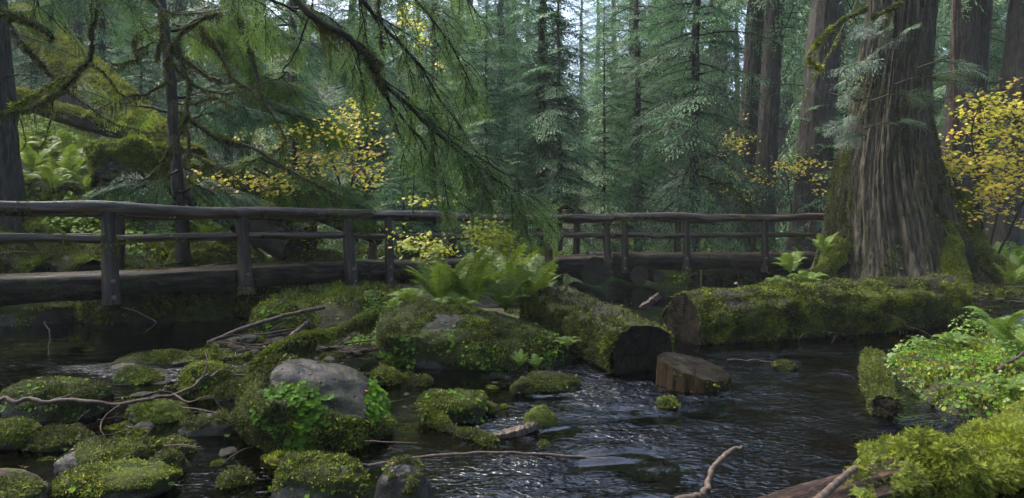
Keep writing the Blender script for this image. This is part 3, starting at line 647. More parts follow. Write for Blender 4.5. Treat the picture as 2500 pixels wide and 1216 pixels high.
mossy_log('mossy_log', 'moss covered root log sloping down seen under the middle rail at the left edge', 'log', at(105, 665, 11.7), at(-40, 560, 12.0), .22, .2, 20, big_mask, 9000, .03, seg=40, step=.05, clump=.06, mmat=M_MOSSB)
mossy_log('mossy_log', 'bright green mossy buttress log behind the leftmost post', 'log', at(210, 672, 11.6), at(60, 545, 12.4), .26, .2, 21, big_mask, 9000, .03, seg=40, step=.05, clump=.07, mmat=M_MOSSB)
mossy_log('fallen_log', 'dark flat log lying on the far bank behind the bridge near the cedar', 'log', (5.1, 17.6, .34), (7.4, 17.0, .36), .13, .15, 24, big_mask, 2000, .03, seg=24, step=.1)

# ------------------------------------------------------------------ boulders and stones
def rock(label, c, rad, seed, rot=0., mth=.0, mdens=12000, msz=.025, nz=.5, mm=None, res=(64, 44), top=None, name='boulder', cat='boulder', amp=.28, tilt=0., mossy=True, group=None, tm='blade', barex=None):
    nr, nc = res[1], res[0]; ph = np.linspace(.02, np.pi-.02, nr); th = np.linspace(0, 2*np.pi, nc, endpoint=False)
    P_, T_ = np.meshgrid(ph, th, indexing='ij'); D = np.stack([np.sin(P_)*np.cos(T_), np.sin(P_)*np.sin(T_), np.cos(P_)], -1)
    r = 1+amp*fbm(D*1.3+seed*3.1, 3, seed)+amp*.35*fbm(D*4+seed, 3, seed+1)
    Dp = np.sign(D)*np.abs(D)**.82; V = (Dp*r[..., None])*np.asarray(rad)
    if tilt: V[..., 2] += tilt*V[..., 0]
    a = R(rot); V = np.stack([V[..., 0]*math.cos(a)-V[..., 1]*math.sin(a), V[..., 0]*math.sin(a)+V[..., 1]*math.cos(a), V[..., 2]], -1).reshape(-1, 3)
    F = grid_faces(nr, nc)[:, ::-1]
    o = empty(name, c, label, cat, group); mb = MB(); mb.add(V, F); mb.build('stone', M_ROCK, o, smooth=True)
    if mossy:
        g = rng(seed); Mw = np.eye(4); Mw[:3, 3] = c
        base = nmask(mth, nz*1.3, 1.9/max(rad), 4.5, seed)
        mk = base if barex is None else (lambda P, N: base(P, N)*np.clip(1-barex(P, N), 0, 1))
        N = unit(V/np.asarray(rad)); Vw = V+np.asarray(c); mkv = mk(Vw, N); cl = np.clip(.5+1.1*fbm(Vw*9, 3, seed), 0, 1.3)
        Vm = V+N*(mkv*msz*2.0*cl)[:, None]-N*((1-mkv)*.01)[:, None]; keep = mkv[F].mean(1) > .3
        if keep.any():
            b = MB(); b.add(Vm, F[keep]); b.build('moss_cushion', M_MBASEB if mm is M_MOSSB else M_MBASE, o, smooth=True)
        up = V[F].mean(1)[:, 2]+c[2] > -.06
        m = MB(); moss(m, Vm, F[up], mdens, msz, g, mk, Mw, tm)
        if m.n: m.build('moss', mm or M_MOSS, o)
    o['_r'] = 1.0; del o['_r']
    return V+np.asarray(c), F
def G(px, py, z=0.): Yd = FPX*(EYE-z)/(py-HY); return np.array([(px-CX)/FPX*Yd, Yd, z])
RK = {}
RK['mid'] = rock('big dark boulder with leafy plants on its face, in midstream in front of the ferns', (-.45, 7.9, .08), (1.15, .85, .42), 3, 0, -.2, 9000, .022, .9, tilt=-.16, res=(120, 80), amp=.22, barex=lambda P, N: np.clip((N[:, 2]-1.0+1.3*fbm(P*2.6, 4, 6))*5, 0, 1)+np.clip((.1-N[:, 2]+.6*fbm(P*2.5, 3, 8))*3, 0, .8)*(P[:, 0] > -1.1))
RK['left'] = rock('grey pitted boulder with a bare sloping top and leafy mossy flanks, left of centre', (-1.46, 4.95, .10), (.50, .46, .42), 10, 10, -.55, 15000, .026, .35, res=(110, 80), amp=.2, tilt=-.22, barex=lambda P, N: np.clip((N[:, 2]*.9+(P[:, 2]-.40)*3+(P[:, 0]+1.45)*1.4+.6*fbm(P*4, 4, 2))*5, 0, 1)*(P[:, 0] > -1.70+.15*fbm(P*6, 2, 1)))
small = [ # px, top, bottom(waterline), width px, height m, moss threshold, label
 (130, 935, 1035, 280, .16, -.2, 'low mossy boulder with leafy plants beside the long bare branch at the far left'),
 (385, 985, 1035, 150, .09, -.1, 'flat bright mossy rock ringed by water below the long bare branch'),
 (520, 1012, 1068, 160, .10, .5, 'dark smooth half sunken rock left of the pitted boulder'),
 (612, 935, 1012, 190, .14, .1, 'rounded mossy rock just behind the left flank of the pitted boulder'),
 (145, 1050, 1102, 180, .09, -.2, 'low leafy moss mound near the left edge'),
 (275, 1085, 1165, 230, .15, .2, 'brown domed rock with mossy shoulders crossed by a thin stick'),
 (285, 1140, 1240, 270, .15, -.1, 'mossy rock at the bottom edge under the brown domed rock'),
 (430, 1075, 1112, 100, .07, -.2, 'small glistening mossy stone above the brown domed rock'),
 (405, 1108, 1165, 95, .08, -.3, 'small round mossy stone at the right of the brown domed rock'),
 (582, 1158, 1190, 82, .04, -.4, 'tiny flat moss pad alone in the dark water, bottom left'),
 (708, 1115, 1142, 70, .04, -.4, 'little wet moss pad under the pitted boulder'),
 (790, 1118, 1270, 240, .28, .1, 'mossy peaked boulder with a grey stone crown at the bottom edge'),
 (985, 1135, 1290, 145, .15, .5, 'smooth wedge shaped rock under the surface at the bottom edge'),
 (1325, 1003, 1043, 76, .07, -1, 'bright green moss cushion sitting alone in the midstream current'),
 (1105, 962, 1040, 170, .13, -.1, 'mossy rock with brown bare top between the boulders and the current'),
 (1345, 918, 958, 150, .05, -.1, 'low mossy islet with a tiny fern below the midstream boulder'),
 (1275, 930, 965, 55, .04, -.3, 'small moss pad left of the low mossy islet'),
 (940, 903, 945, 66, .08, -.5, 'round moss ball behind the pitted boulder'),
 (1028, 920, 945, 48, .03, -.4, 'tiny mossy stone in the dark pool under the midstream boulder'),
 (20, 1030, 1105, 130, .14, -.3, 'bright mossy stone on the left edge of the photo'),
 (835, 760, 800, 90, .10, .1, 'stone with a yellow green mossy rim amid the drift sticks'),
 (605, 900, 930, 80, .06, -.3, 'small moss mound beside the left foot of the mossy branch'),
 (505, 893, 975, 110, .13, -.4, 'moss mound around a dead upright twig left of centre'),
 (680, 775, 810, 90, .08, .35, 'grey stone partly under the long brown pole'),
 (820, 690, 735, 80, .25, .3, 'dark round rock under the bridge beside the second pair of posts'),
 (880, 728, 770, 190, .10, .6, 'wet brown slab of rock with needles, behind the drift sticks'),
 (380, 868, 905, 210, .03, .1, 'flat algae covered slab in the riffle at left'),
 (500, 862, 880, 130, .04, .0, 'thin mossy ledge at the top of the left riffle'),
 (330, 905, 940, 120, .05, -.2, 'leafy moss clump in the left riffle'),
 (10, 1180, 1290, 220, .08, .3, 'brown rock in the bottom left corner'),
 (1185, 985, 1015, 60, .02, .2, 'drowned stone right of the brown topped mossy rock'),
 (1915, 885, 905, 60, .03, -.2, 'small drowned mossy stone between stump and small log'),
 (1630, 975, 1000, 60, .02, .0, 'submerged mossy stone in front of the stump'),
]
for q, (px, tp, bt, wpx, hm, mt, lab) in enumerate(small):
    b = G(px, bt-3); wd = wpx/FPX*b[1]/2; hz_ = max(hm*.8, .05); dep = wd*.75
    yc = b[1]+dep*.8; ztop = EYE-(tp-HY)/FPX*(yc)
    zc = -.03 if ztop < .12 else ztop*.35; c = (( px-CX)/FPX*yc, yc, zc); rz2 = max(.04, ztop-zc)
    RK[px] = rock(lab, c, (wd*.95, dep*.85, rz2*1.0), 20+q, g.uniform(-20, 20), mt+.1, 16000, .016, .8, M_MOSSB if px in (1325, 20, 940, 385) else None, (56, 40), amp=.25, name='rock', cat='rock')
rock('mossy boulder with one bare grey patch, standing behind the bridge between the left posts', at(490, 660, 12.6)+np.array([0, 0, .02]), (.55, .5, .42), 61, 0, -.1, 9000, .03, .4, M_MOSSB, (70, 50))
rock('rounded mossy boulder behind the bridge, left of the second pair of posts', at(770, 655, 13.6), (.55, .5, .35), 62, 0, .1, 6000, .03, .5, None, (60, 40))
rock('low green moss mound on the bank behind the fern cluster', at(1010, 625, 15.8), (1.1, .8, .35), 63, 0, -.6, 5000, .04, .3, M_MOSSB, (60, 40))
RK['bank'] = rock('mossy bank boulder hung with leaves below the first bridge span', (-3.4, 9.75, .05), (.45, .45, .36), 64, 20, -.1, 8000, .03, .5, None, (80, 56))
rock('dark mossy mound at the water under the left end of the bridge', (-6.4, 11.2, .15), (.9, .6, .5), 65, 0, -.2, 5000, .03, .5, None, (60, 40))
rock('mossy mound mirrored in the pool under the first span', (-5.4, 11.4, .1), (.5, .5, .45), 66, 0, -.3, 7000, .03, .5, M_MOSSB, (60, 40))
rock('wide dark mound on the far left bank under the bridge', (-8.2, 11.0, .1), (1.0, .6, .45), 67, 0, .0, 4000, .03, .5, None, (60, 40))
# ------------------------------------------------------------------ conifers
T_MID3 = [Tmpl(spray(2.8, 310+k, .10, .36, .11, .36, .07, .38, .08, ang=62, tdroop=.3, nj=.15)) for k in range(3)]
T_MID1 = [Tmpl(spray(.8, 315+k, .06, .5, .085, .40, .05, .35, .12, ang=60, tdroop=.4, nj=.18)) for k in range(3)]
T_MID = [Tmpl(spray(1.5, 300+k, .075, .46, .10, .40, .055, .42, .12, ang=62, tdroop=.35, nj=.18)) for k in range(4)]
T_FAR = [Tmpl(spray(2.4, 320+k, .13, .45, .17, .28, .09, .5, .05, ang=58)) for k in range(2)]
T_NEAR = [Tmpl(spray(.8, 340+k, .044, .40, .044, .34, .026, .40, .0, ang=46, tdroop=.5)) for k in range(4)]
T_LEFT = [Tmpl(spray(1.1, 360+k, .05, .46, .058, .4, .032, .45, .06, ang=54, tdroop=.5, nj=.22)) for k in range(4)]
def conifer(name, label, loc, h, z0, Lmax, nb, tr, tms, mat, seed, Lt=1.5, lean=(0, 0), pdn=.35, pup=-.5, pw=1.1, group=None, minL=.3, zmax=None, bark=None, gap=0.0, hang=0, cat='conifer', dead=0):
    g = rng(seed); o = empty(name, loc, label, cat, group); lf_ = MB(); wd = MB()
    pts = [np.array([lean[0]*t*t*h, lean[1]*t*t*h, t*h]) for t in np.linspace(-.02, 1, 8)]
    tm_ = MB(); P = tube(tm_, pts, tr, tr*.12 if h < 20 else tr*.4, n=60, seg=20 if tr > .2 else 10, rough=tr*.25, seed=seed, wob=tr*.3, rfun=lambda t: tr*((1-t)**.8*.9+.08)*(1+.5*np.exp(-t*h/.5)*(tr > .2)))
    z = z0+(h*.985-z0)*((np.arange(nb)+g.random(nb))/nb)**1.0; az = np.arange(nb)*2.39996+g.normal(0, .4, nb); f = (z-z0)/(h-z0)
    if zmax: k = z < zmax; z, az, f = z[k], az[k], f[k]
    if gap: k = g.random(len(z)) > gap; z, az, f = z[k], az[k], f[k]
    nb = len(z); L = (Lmax*(1-f**pw)*g.uniform(.6, 1.1, nb)+minL)
    pitch = pdn*(1-f)+pup*f+g.normal(0, .12, nb)
    M = rotz(az)@roty(pitch)@rotx(g.normal(0, .15, nb))*(L/Lt)[:, None, None]
    O = np.stack([np.interp(z, P[:, 2], P[:, 0]), np.interp(z, P[:, 2], P[:, 1]), z], -1)
    cls = [(0, 99, tms, Lt)] if tms is not T_MID else [(0, 1.1, T_MID1, .8), (1.1, 2.1, T_MID, 1.5), (2.1, 99, T_MID3, 2.8)]
    for lo, hi, tt_, lt_ in cls:
        which = g.integers(0, len(tt_), nb)
        for q, t_ in enumerate(tt_):
            k = (which == q) & (L >= lo) & (L < hi)
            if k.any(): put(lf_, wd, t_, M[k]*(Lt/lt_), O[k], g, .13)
    if dead:
        for q in range(dead):
            zz_ = g.uniform(.4, z0+1.5); a = g.random()*6.28; l = g.uniform(.4, 1.3); d = np.array([math.cos(a), math.sin(a), g.uniform(-.5, .1)])
            tube(wd, [np.array([0, 0, zz_]), d*l*.5+[0, 0, zz_], d*l+[0, 0, zz_-.15*l]], .014, .004, n=5, seg=4, wob=.03, seed=q, caps=False)
    t_ob = tm_.build('trunk', bark or M_TRNK, o, smooth=True)
    if wd.n:
        l_ob = wd.build('limb', M_TWIG, t_ob)
    lf_.build('crown', mat, o); return o
def gnd(px, Yd): x = (px-CX)/FPX*Yd; return (x, Yd, hz(x, Yd)-.05)
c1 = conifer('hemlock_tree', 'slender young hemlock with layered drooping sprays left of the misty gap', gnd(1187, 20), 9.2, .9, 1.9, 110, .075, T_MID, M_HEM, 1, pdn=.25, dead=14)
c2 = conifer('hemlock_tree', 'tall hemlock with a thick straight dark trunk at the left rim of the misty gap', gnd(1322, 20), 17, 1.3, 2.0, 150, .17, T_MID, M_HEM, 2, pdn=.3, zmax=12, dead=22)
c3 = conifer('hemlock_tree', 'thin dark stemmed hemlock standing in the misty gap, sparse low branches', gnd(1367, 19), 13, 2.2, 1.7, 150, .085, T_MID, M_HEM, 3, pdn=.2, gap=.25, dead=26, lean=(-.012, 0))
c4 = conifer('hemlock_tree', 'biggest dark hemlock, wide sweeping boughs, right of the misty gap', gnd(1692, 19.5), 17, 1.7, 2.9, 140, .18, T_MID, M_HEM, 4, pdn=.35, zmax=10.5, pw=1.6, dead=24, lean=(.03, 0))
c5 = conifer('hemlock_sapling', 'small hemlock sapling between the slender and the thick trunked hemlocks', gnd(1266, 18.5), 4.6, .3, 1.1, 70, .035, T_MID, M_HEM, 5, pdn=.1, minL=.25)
def cp(src, px, Yd, s, label, rz=0, group=None, tilt=(0, 0)): return copy_tree(src, gnd(px, Yd), rz, s, label, group, tilt)
cp(c4, 1560, 24, .95, 'hazy hemlock just right of the misty gap, behind the biggest hemlock', 2.0)
cp(c1, 1475, 22.5, 1.05, 'fine hemlock at the right rim of the misty gap', 1.2)
cp(c2, 1060, 23, 1.0, 'tall hemlock behind the hanging bough, left of the slender hemlock', 2.6)
cp(c5, 1235, 16.9, .62, 'tiny hemlock seedling just behind the far handrail right of the hanging bough', 1.0)
cp(c5, 1762, 16.6, .48, 'bright little hemlock sapling poking above the rail right of the biggest hemlock', 2.2)
cp(c1, 895, 17, .8, 'dark young hemlock behind the big yellow maple', 2.0)
cp(c1, 1058, 15.8, .62, 'young hemlock whose dark stem shows behind the lower hanging bough', 4.0)
cp(c5, 985, 15.2, .9, 'small pale green hemlock sapling at the right foot of the yellow maple', .4)
cp(c2, 715, 18.5, .9, 'dark stemmed hemlock in the shade behind the left moss draped limbs', 1.0)
cp(c4, 560, 24, 1.0, 'large shady hemlock far up the left slope', 4.0)
cp(c4, 250, 27, .95, 'large dark hemlock behind the huge mossy fallen trunk', 5.2)
cp(c2, 85, 27, 1.0, 'tall dark hemlock high on the slope at the upper left', 3.0)
cp(c1, 345, 21, .8, 'young hemlock growing beside the mossy root mound on the left slope', .9)
cp(c4, 880, 27, 1.1, 'hazy big hemlock above and behind the yellow maple', .6)
cp(c1, 2010, 20, .8, 'young hemlock close to the left side of the big cedar', 5.0)
cp(c4, 2400, 24, .9, 'dark hemlock behind the yellow thicket on the right', 1.9)
cp(c4, 1130, 31, 1.1, 'misty hemlock high in the background left of the gap', 3.3)
# far misty trees
f1 = conifer('far_conifer', 'tall misty conifer far behind the gap, nearest the gap on its left', gnd(1255, 44), 24, 2, 4.2, 170, .35, T_FAR, M_HEM, 31, 2.4, pdn=.4)
f2 = conifer('far_conifer', 'pale misty conifer far behind the biggest hemlock', gnd(1600, 40), 26, 5, 3.6, 150, .4, T_FAR, M_HEM, 32, 2.4, pdn=.5)
gg = rng(77)
FARG = 'misty trees far beyond the bridge'
far = [(980, 38), (1060, 46), (1150, 40), (1190, 55), (1330, 66), (1500, 50), (1545, 42), (1660, 48), (1740, 38), (1800, 50), (1960, 44), (2060, 36), (2160, 42), (2280, 36), (2380, 44), (2480, 38), (860, 40), (740, 36), (600, 40), (440, 36), (300, 42), (150, 36), (20, 42), (2560, 32), (-80, 32), (1420, 74), (1290, 78), (1370, 84), (1240, 64), (1460, 62), (1225, 34), (1130, 58), (1905, 38), (1980, 50), (2090, 46), (2230, 40), (2330, 50), (2430, 36), (2490, 46), (1700, 60), (1620, 54), (1870, 60), (1020, 50), (920, 48), (2050, 30), (1540, 60)]
for q, (px, Yd) in enumerate(far):
    copy_tree(f1 if (q % 2 or q > 29) else f2, gnd(px, Yd), gg.random()*6.28, gg.uniform(.8, 1.15), 'misty conifer fading into the haze far beyond the bridge', FARG)

for px_, (x_, y_, s_) in enumerate([(-5, -5, .9), (1.5, -7, 1.0), (7, -4, .9), (11.5, 2, .95), (15, 8, 1.0), (-3, -14, 1.1), (6, -15, 1.1), (-12, -9, 1), (14, -8, 1), (19, 15, 1)]):  # unseen forest trees, added to cut flat light from behind and beside the camera
    copy_tree(f2, (x_, y_, -.1), px_*1.7, s_, 'unseen tall conifer of the surrounding forest, added to shade the stream', 'unseen shading conifers around the viewpoint')
# ------------------------------------------------------------------ big bare background trunks
def bigtrunk(px0, px1, Yd, wpx, label, seed, crown=True, bark=None, zc=9):
    b = gnd(px0, Yd); g = rng(seed); o = empty('old_conifer', b, label, 'tree'); hgt = 24.; tx = (px1-px0)/FPX*Yd/((HY)/FPX*Yd)   # lean per metre over the visible part
    r0 = wpx/2/FPX*Yd; m = MB(); seg = 64; zz_ = np.arange(-.1, hgt, .1); th = np.linspace(0, 2*np.pi, seg, endpoint=False); Zg, T = np.meshgrid(zz_, th, indexing='ij')
    r = r0*(1.05-.45*Zg/hgt)*(1+.45*np.exp(-Zg/.7))+.035*fbm(np.stack([np.cos(T)*6, np.sin(T)*6, Zg*.5], -1), 3, seed)+r0*.06*fbm(np.stack([np.cos(T)*1.5, np.sin(T)*1.5, Zg*.3], -1), 3, seed)+.05*fbm(np.stack([np.cos(T)*9, np.sin(T)*9, Zg*1.3], -1), 2, seed)
    m.add(np.stack([r*np.cos(T)+tx*Zg, r*np.sin(T), Zg], -1).reshape(-1, 3), grid_faces(len(zz_), seg)); t_ = m.build('trunk', bark or M_TRNK, o, smooth=True)
    nb = 60; z = g.uniform(zc, hgt-1, nb); az = g.random(nb)*6.28; L = 3.2*(1-(z-zc)/(hgt-zc)*.7)*g.uniform(.6, 1.1, nb); l = MB(); wd = MB()
    M = rotz(az)@roty(.35+g.normal(0, .12, nb))*(L/2.4)[:, None, None]; O = np.stack([tx*z, 0*z, z], -1); w_ = g.integers(0, 2, nb)
    for q in range(2): put(l, wd, T_FAR[q], M[w_ == q], O[w_ == q], g)
    for q in range(16):
        zq = g.uniform(1.5, zc); a = g.uniform(-3.6, .5); d = np.array([math.cos(a), math.sin(a), g.uniform(-.3, .15)]); q0 = np.array([tx*zq, 0, zq])+d*r0*.8; ll = g.uniform(.3, 1.4)
        tube(wd, [q0, q0+d*ll*.5, q0+d*ll+[0, 0, -.12]], .022, .005, n=6, seg=4, wob=.04, seed=q, caps=False)
    wd.build('limb', M_TWIG, t_); l.build('crown', M_HEM, o); return o
bigtrunk(1808, 1842, 24, 46, 'first of two close straight bare trunks, the left one, beside the yellow shrubs', 41)
bigtrunk(1858, 1888, 23, 48, 'second of two close straight bare trunks, the right one', 42)
bigtrunk(1912, 1925, 36, 42, 'pale hazy bare trunk just right of the two close trunks', 43)
bigtrunk(1753, 1758, 37, 42, 'faint hazy trunk left of the two close bare trunks', 44)
bigtrunk(1968, 2012, 20, 80, 'dark thick trunk with mossy twigs close left of the big cedar', 45, bark=M_TRNK)
bigtrunk(2322, 2372, 21.5, 86, 'rough barked trunk right behind the big cedar, leaning slightly right', 46)
bigtrunk(2440, 2500, 20.5, 78, 'dark trunk leaning right at the upper right behind the yellow thicket', 47)
bigtrunk(2395, 2400, 34, 34, 'distant slim trunk between the two big trunks right of the cedar', 48)
bigtrunk(2235, 2240, 34, 36, 'distant trunk hidden mostly by the big cedar', 49)
bigtrunk(1640, 1640, 36, 34, 'faint misty trunk behind the biggest hemlock', 50)
bigtrunk(1120, 1115, 34, 34, 'hazy trunk far behind the hanging bough', 51)
bigtrunk(20, -20, 12.2, 62, 'rough trunk rising at the left edge of the photo above the fern slope', 52, bark=M_TRNK, zc=7)
bigtrunk(165, 150, 25, 70, 'dark trunk in deep shade behind the huge mossy fallen trunk', 53, zc=7)
m_ = bigtrunk(2322, 2332, 16.3, 16, 'slim reddish young trunk right of the big cedar', 54, bark=M_STICK, zc=14)

# ------------------------------------------------------------------ the moss draped hemlock at the left, and the great hanging boughs
def trunk_poly(parent, pts, r0, r1, mat, seed, seg=14):
    mb = MB(); tube(mb, pts, r0, r1, n=50, seg=seg, rough=r0*.3, seed=seed); return mb.build('trunk', mat, parent, smooth=True, origin=parent.location)
HB = empty('hemlock_tree', at(438, 512, 12.0), 'moss draped hemlock with twisted limbs and hanging moss, growing behind the left rail', 'conifer')
trunk_poly(HB, [at(447, 640, 12), at(445, 560, 12), at(438, 500, 12), at(428, 380, 12), at(420, 240, 12), at(405, 100, 12), at(396, 0, 12), at(380, -250, 12)], .13, .07, M_TRNK, 7)
limbs = [([(440, 275), (535, 337), (617, 362), (678, 399), (740, 432), (830, 478)], 11.6, .05, .015, 260), ([(400, 160), (411, 144), (432, 95), (497, 45), (540, 30)], 11.6, .04, .03, 90), ([(358, -20), (395, 29), (395, 82), (382, 136)], 11.4, .06, .03, 330),
 ([(430, 100), (456, 185), (456, 255), (448, 312), (411, 370), (380, 440)], 11.3, .03, .02, 80), ([(540, -20), (592, 66), (608, 123), (633, 214), (641, 243)], 10.5, .05, .02, 160), ([(489, 66), (518, 107), (547, 148), (567, 185), (625, 230), (658, 271), (700, 340)], 11, .045, .012, 240),
 ([(411, 119), (473, 160), (514, 189), (539, 193)], 11.6, .05, .03, 160), ([(425, 330), (405, 395), (370, 425), (350, 440)], 11.6, .05, .02, 160), ([(448, 300), (460, 330), (462, 390)], 11.5, .03, .02, 260), ([(395, 25), (452, 35), (551, 20)], 11.2, .02, .01, 30),
 ([(420, 190), (360, 230), (310, 235), (270, 260)], 11.6, .03, .01, 120), ([(405, 90), (340, 120), (330, 145), (270, 160)], 11.6, .03, .01, 160), ([(460, 440), (480, 470), (520, 500)], 11.6, .04, .02, 30), ([(418, 150), (480, 210), (550, 230), (600, 210)], 11.8, .025, .01, 120),
 ([(400, 60), (350, 75), (320, 100)], 11.4, .03, .015, 160), ([(420, 250), (470, 255), (520, 240), (570, 262)], 11.5, .02, .01, 60), ([(425, 350), (500, 395), (560, 420), (620, 470)], 11.6, .02, .01, 100)]
for q, (p, Yd, r0, r1, hg) in enumerate(limbs): mossy_limb(HB, [at(x, y, Yd-.12*k) for k, (x, y) in enumerate(p)], r0*.8, r1*.8, 400+q, int(hg*1.6), 5000, .03)

def bough(parent, main, r0, r1, tms, mat, seed, n, Lr=(.5, .9), Lt=.8, sub=0, hangdir=(0, 0, -1), spread=.7, hang=0, start=.1, sublen=1.2, both=True, fold=.5, dr=.15):
    """limb along `main`; secondary limbs and foliage sprays along all of them"""
    g = rng(seed); o = np.array(parent.location); wd = MB(); P = tube(wd, main, r0, r1, n=40, seg=7, wob=.04, seed=seed, caps=False); lines = [P]
    for q in range(sub):
        t = start+(.95-start)*(q+g.random()*.7)/sub; i = int(t*39); T = unit(P[min(i+2, 39)]-P[max(i-2, 0)]); l = sublen*(1.15-.75*t)*g.uniform(.6, 1.15)
        sd_ = (1 if q % 2 else -1); side = unit(np.cross(T, [0, 1., 0]))*sd_
        d = unit(T*.9+side*spread*g.uniform(.3, 1)+np.array([0, g.normal(0, .3), -.25]))
        pts = [P[i], P[i]+d*l*.5+[0, 0, -.04*l], P[i]+d*l+np.array([0, 0, -.22*l])]; L2 = tube(wd, pts, max(r1, r0*(1-t)*.45), r1*.5, n=14, seg=5, wob=.03, seed=seed+q, caps=False); lines.append(L2)
    l = MB()
    for li, Q in enumerate(lines):
        m = len(Q); nn_ = int(n*(1.0 if li == 0 else .35)); ts = (start if li == 0 else .15)+(1-(start if li == 0 else .15))*(np.arange(nn_)+g.random(nn_))/nn_
        i = np.minimum((ts*(m-1)).astype(int), m-2); O = Q[i]; T = unit(Q[np.minimum(i+2, m-1)]-Q[np.maximum(i-1, 0)])
        sgn = np.where(np.arange(nn_) % 2, 1., -1.); sv = unit(np.cross(T, np.array([0, 1., 0])+g.normal(0, .5, (nn_, 3))))
        d = unit(T*1.0+sv*(sgn*spread*g.uniform(.3, 1.1, nn_))[:, None]+np.asarray(hangdir)*g.uniform(.1, fold, nn_)[:, None]+g.normal(0, .15, (nn_, 3)))
        nv = unit(np.array([0, -.55, .8])+g.normal(0, .35, (nn_, 3))); M = basis(d, nv)*((g.uniform(*Lr, nn_)*(1.1-.4*ts))/Lt)[:, None, None]
        w_ = g.integers(0, len(tms), nn_)
        for q, t_ in enumerate(tms): put(l, wd, t_, M[w_ == q], O[w_ == q], g, dr)
    b = wd.build('limb', M_TWIG, parent, origin=o, smooth=True); l.build('spray', mat, b, origin=o); return P
# sprays of the moss draped hemlock
for q, (p, Yd, n, mt) in enumerate([
  ([(425, 240), (520, 225), (600, 235), (680, 260)], 12.6, 26, M_HEM), ([(420, 60), (500, 70), (580, 120), (640, 200)], 12.8, 40, M_HEMB), ([(420, 280), (360, 260), (300, 250), (240, 262)], 12.4, 9, M_HEMB), ([(400, 10), (300, -20), (180, -10), (60, 40)], 12.4, 26, M_HEM), ([(410, 80), (520, 40), (640, 50), (700, 100)], 12.2, 24, M_HEMB),
  ([(430, 300), (500, 280), (560, 262), (640, 275)], 12.3, 20, M_HEM), ([(435, 420), (370, 450), (300, 455), (225, 462)], 11.7, 26, M_HEM),
  ([(440, 470), (480, 455), (520, 470), (560, 480)], 11.8, 10, M_HEM)]):
    bough(HB, [at(x, y, Yd) for x, y in p], .03, .008, T_LEFT, mt, 500+q, n, (.5, 1.0), 1.1, fold=.5)
HR = empty('hemlock_tree', at(725, 470, 13.6), 'hemlock with bright yellow green boughs reaching right beside the yellow maple', 'conifer')
trunk_poly(HR, [at(722, 560, 14.6), at(720, 420, 14.6), at(716, 200, 14.6), at(712, 0, 14.6), at(705, -260, 14.6)], .075, .05, M_TRNK, 9)
for q, (p, Yd, n, mt) in enumerate([
  ([(717, 170), (660, 180), (610, 200), (560, 240)], 14.0, 22, M_HEMB), ([(600, 150), (640, 185), (680, 200), (715, 215)], 12.8, 20, M_HEMB), ([(640, 245), (700, 265), (760, 285), (815, 300)], 12.8, 28, M_HEMB), ([(660, 262), (730, 285), (780, 300), (820, 305)], 12.6, 12, M_HEMB),
  ([(640, 385), (720, 425), (800, 450), (880, 465)], 12.9, 12, M_HEMB), ([(620, 410), (700, 450), (800, 475), (880, 500)], 12.6, 34, M_HEMB), ([(712, 60), (640, 70), (560, 90), (480, 110)], 13.6, 30, M_HEMB), ([(714, 90), (780, 110), (840, 160), (890, 210)], 13.9, 34, M_HEM),
  ([(712, 20), (780, 30), (860, 80), (930, 140)], 14.2, 36, M_HEM), ([(716, 240), (660, 280), (600, 300), (520, 300)], 13.2, 14, M_HEMB), ([(712, -40), (620, -20), (540, 20), (450, 30)], 13.4, 30, M_HEM), ([(718, 330), (650, 380), (560, 400), (500, 400)], 13.6, 24, M_HEMB)]):
    bough(HR, [at(x, y, Yd) for x, y in p], .03, .008, T_LEFT, mt, 530+q, n, (.5, 1.0), 1.1, fold=.45)

OH = empty('hemlock_tree', (-10.2, 10.0, hz(-10.2, 10.0)), 'big hemlock whose drooping boughs hang before the middle of the bridge', 'conifer')
trunk_poly(OH, [(-10.2, 10, .2), (-10.1, 10, 3), (-10, 9.9, 7), (-9.9, 9.9, 12), (-9.8, 9.9, 17)], .32, .15, M_TRNK, 17, 20)
g = rng(170); nb = 70; z = g.uniform(8.5, 16.5, nb); az = g.random(nb)*6.28; L = 3.4*(1-(z-8.5)/8.5*.75)*g.uniform(.6, 1.1, nb); l = MB()  # crown above the view, added to shade the lower left foreground
M = rotz(az)@roty(.3+g.normal(0, .12, nb))*(L/2.4)[:, None, None]; w_ = g.integers(0, 2, nb); O = np.stack([-10+0*z, 9.9+0*z, z], -1)
for q in range(2): put(l, None, T_FAR[q], M[w_ == q], O[w_ == q], g)
l.build('crown', M_HEM, OH, origin=OH.location)
def ohb(p, r0, r1, n, sub, seed, lr=(.45, .85), sublen=1.2, spread=.7, root_=((-10, 9.9, 7.2), (-6.5, 9, 7.6), (-4.2, 8.2, 6.2)), start=.4, mat=None, fold=.6, **kw):
    pts = ([np.array(k) for k in root_] if root_ else [])+[at(x, y, Yd) for x, y, Yd in p]
    return bough(OH, pts, r0, r1, T_NEAR, mat or M_HEMN, seed, n, lr, .8, sub, spread=spread, start=start, sublen=sublen, fold=fold, **kw)
ohb([(740, 15, 7.8), (860, 100, 8.0), (930, 190, 8.2), (1000, 260, 8.4), (1080, 335, 8.6), (1180, 415, 8.8), (1290, 500, 9.0), (1375, 580, 9.1)], .055, .008, 18, 9, 601, sublen=1.3)
ohb([(820, -60, 8.0), (930, 60, 8.3), (1010, 150, 8.5), (1080, 250, 8.8), (1150, 350, 9.0), (1230, 470, 9.1)], .045, .006, 15, 8, 602, sublen=1.2)
ohb([(800, -160, 8.2), (960, -60, 8.5), (1050, 40, 8.7), (1120, 150, 8.9), (1170, 240, 9.0)], .04, .006, 14, 7, 603, sublen=1.1)
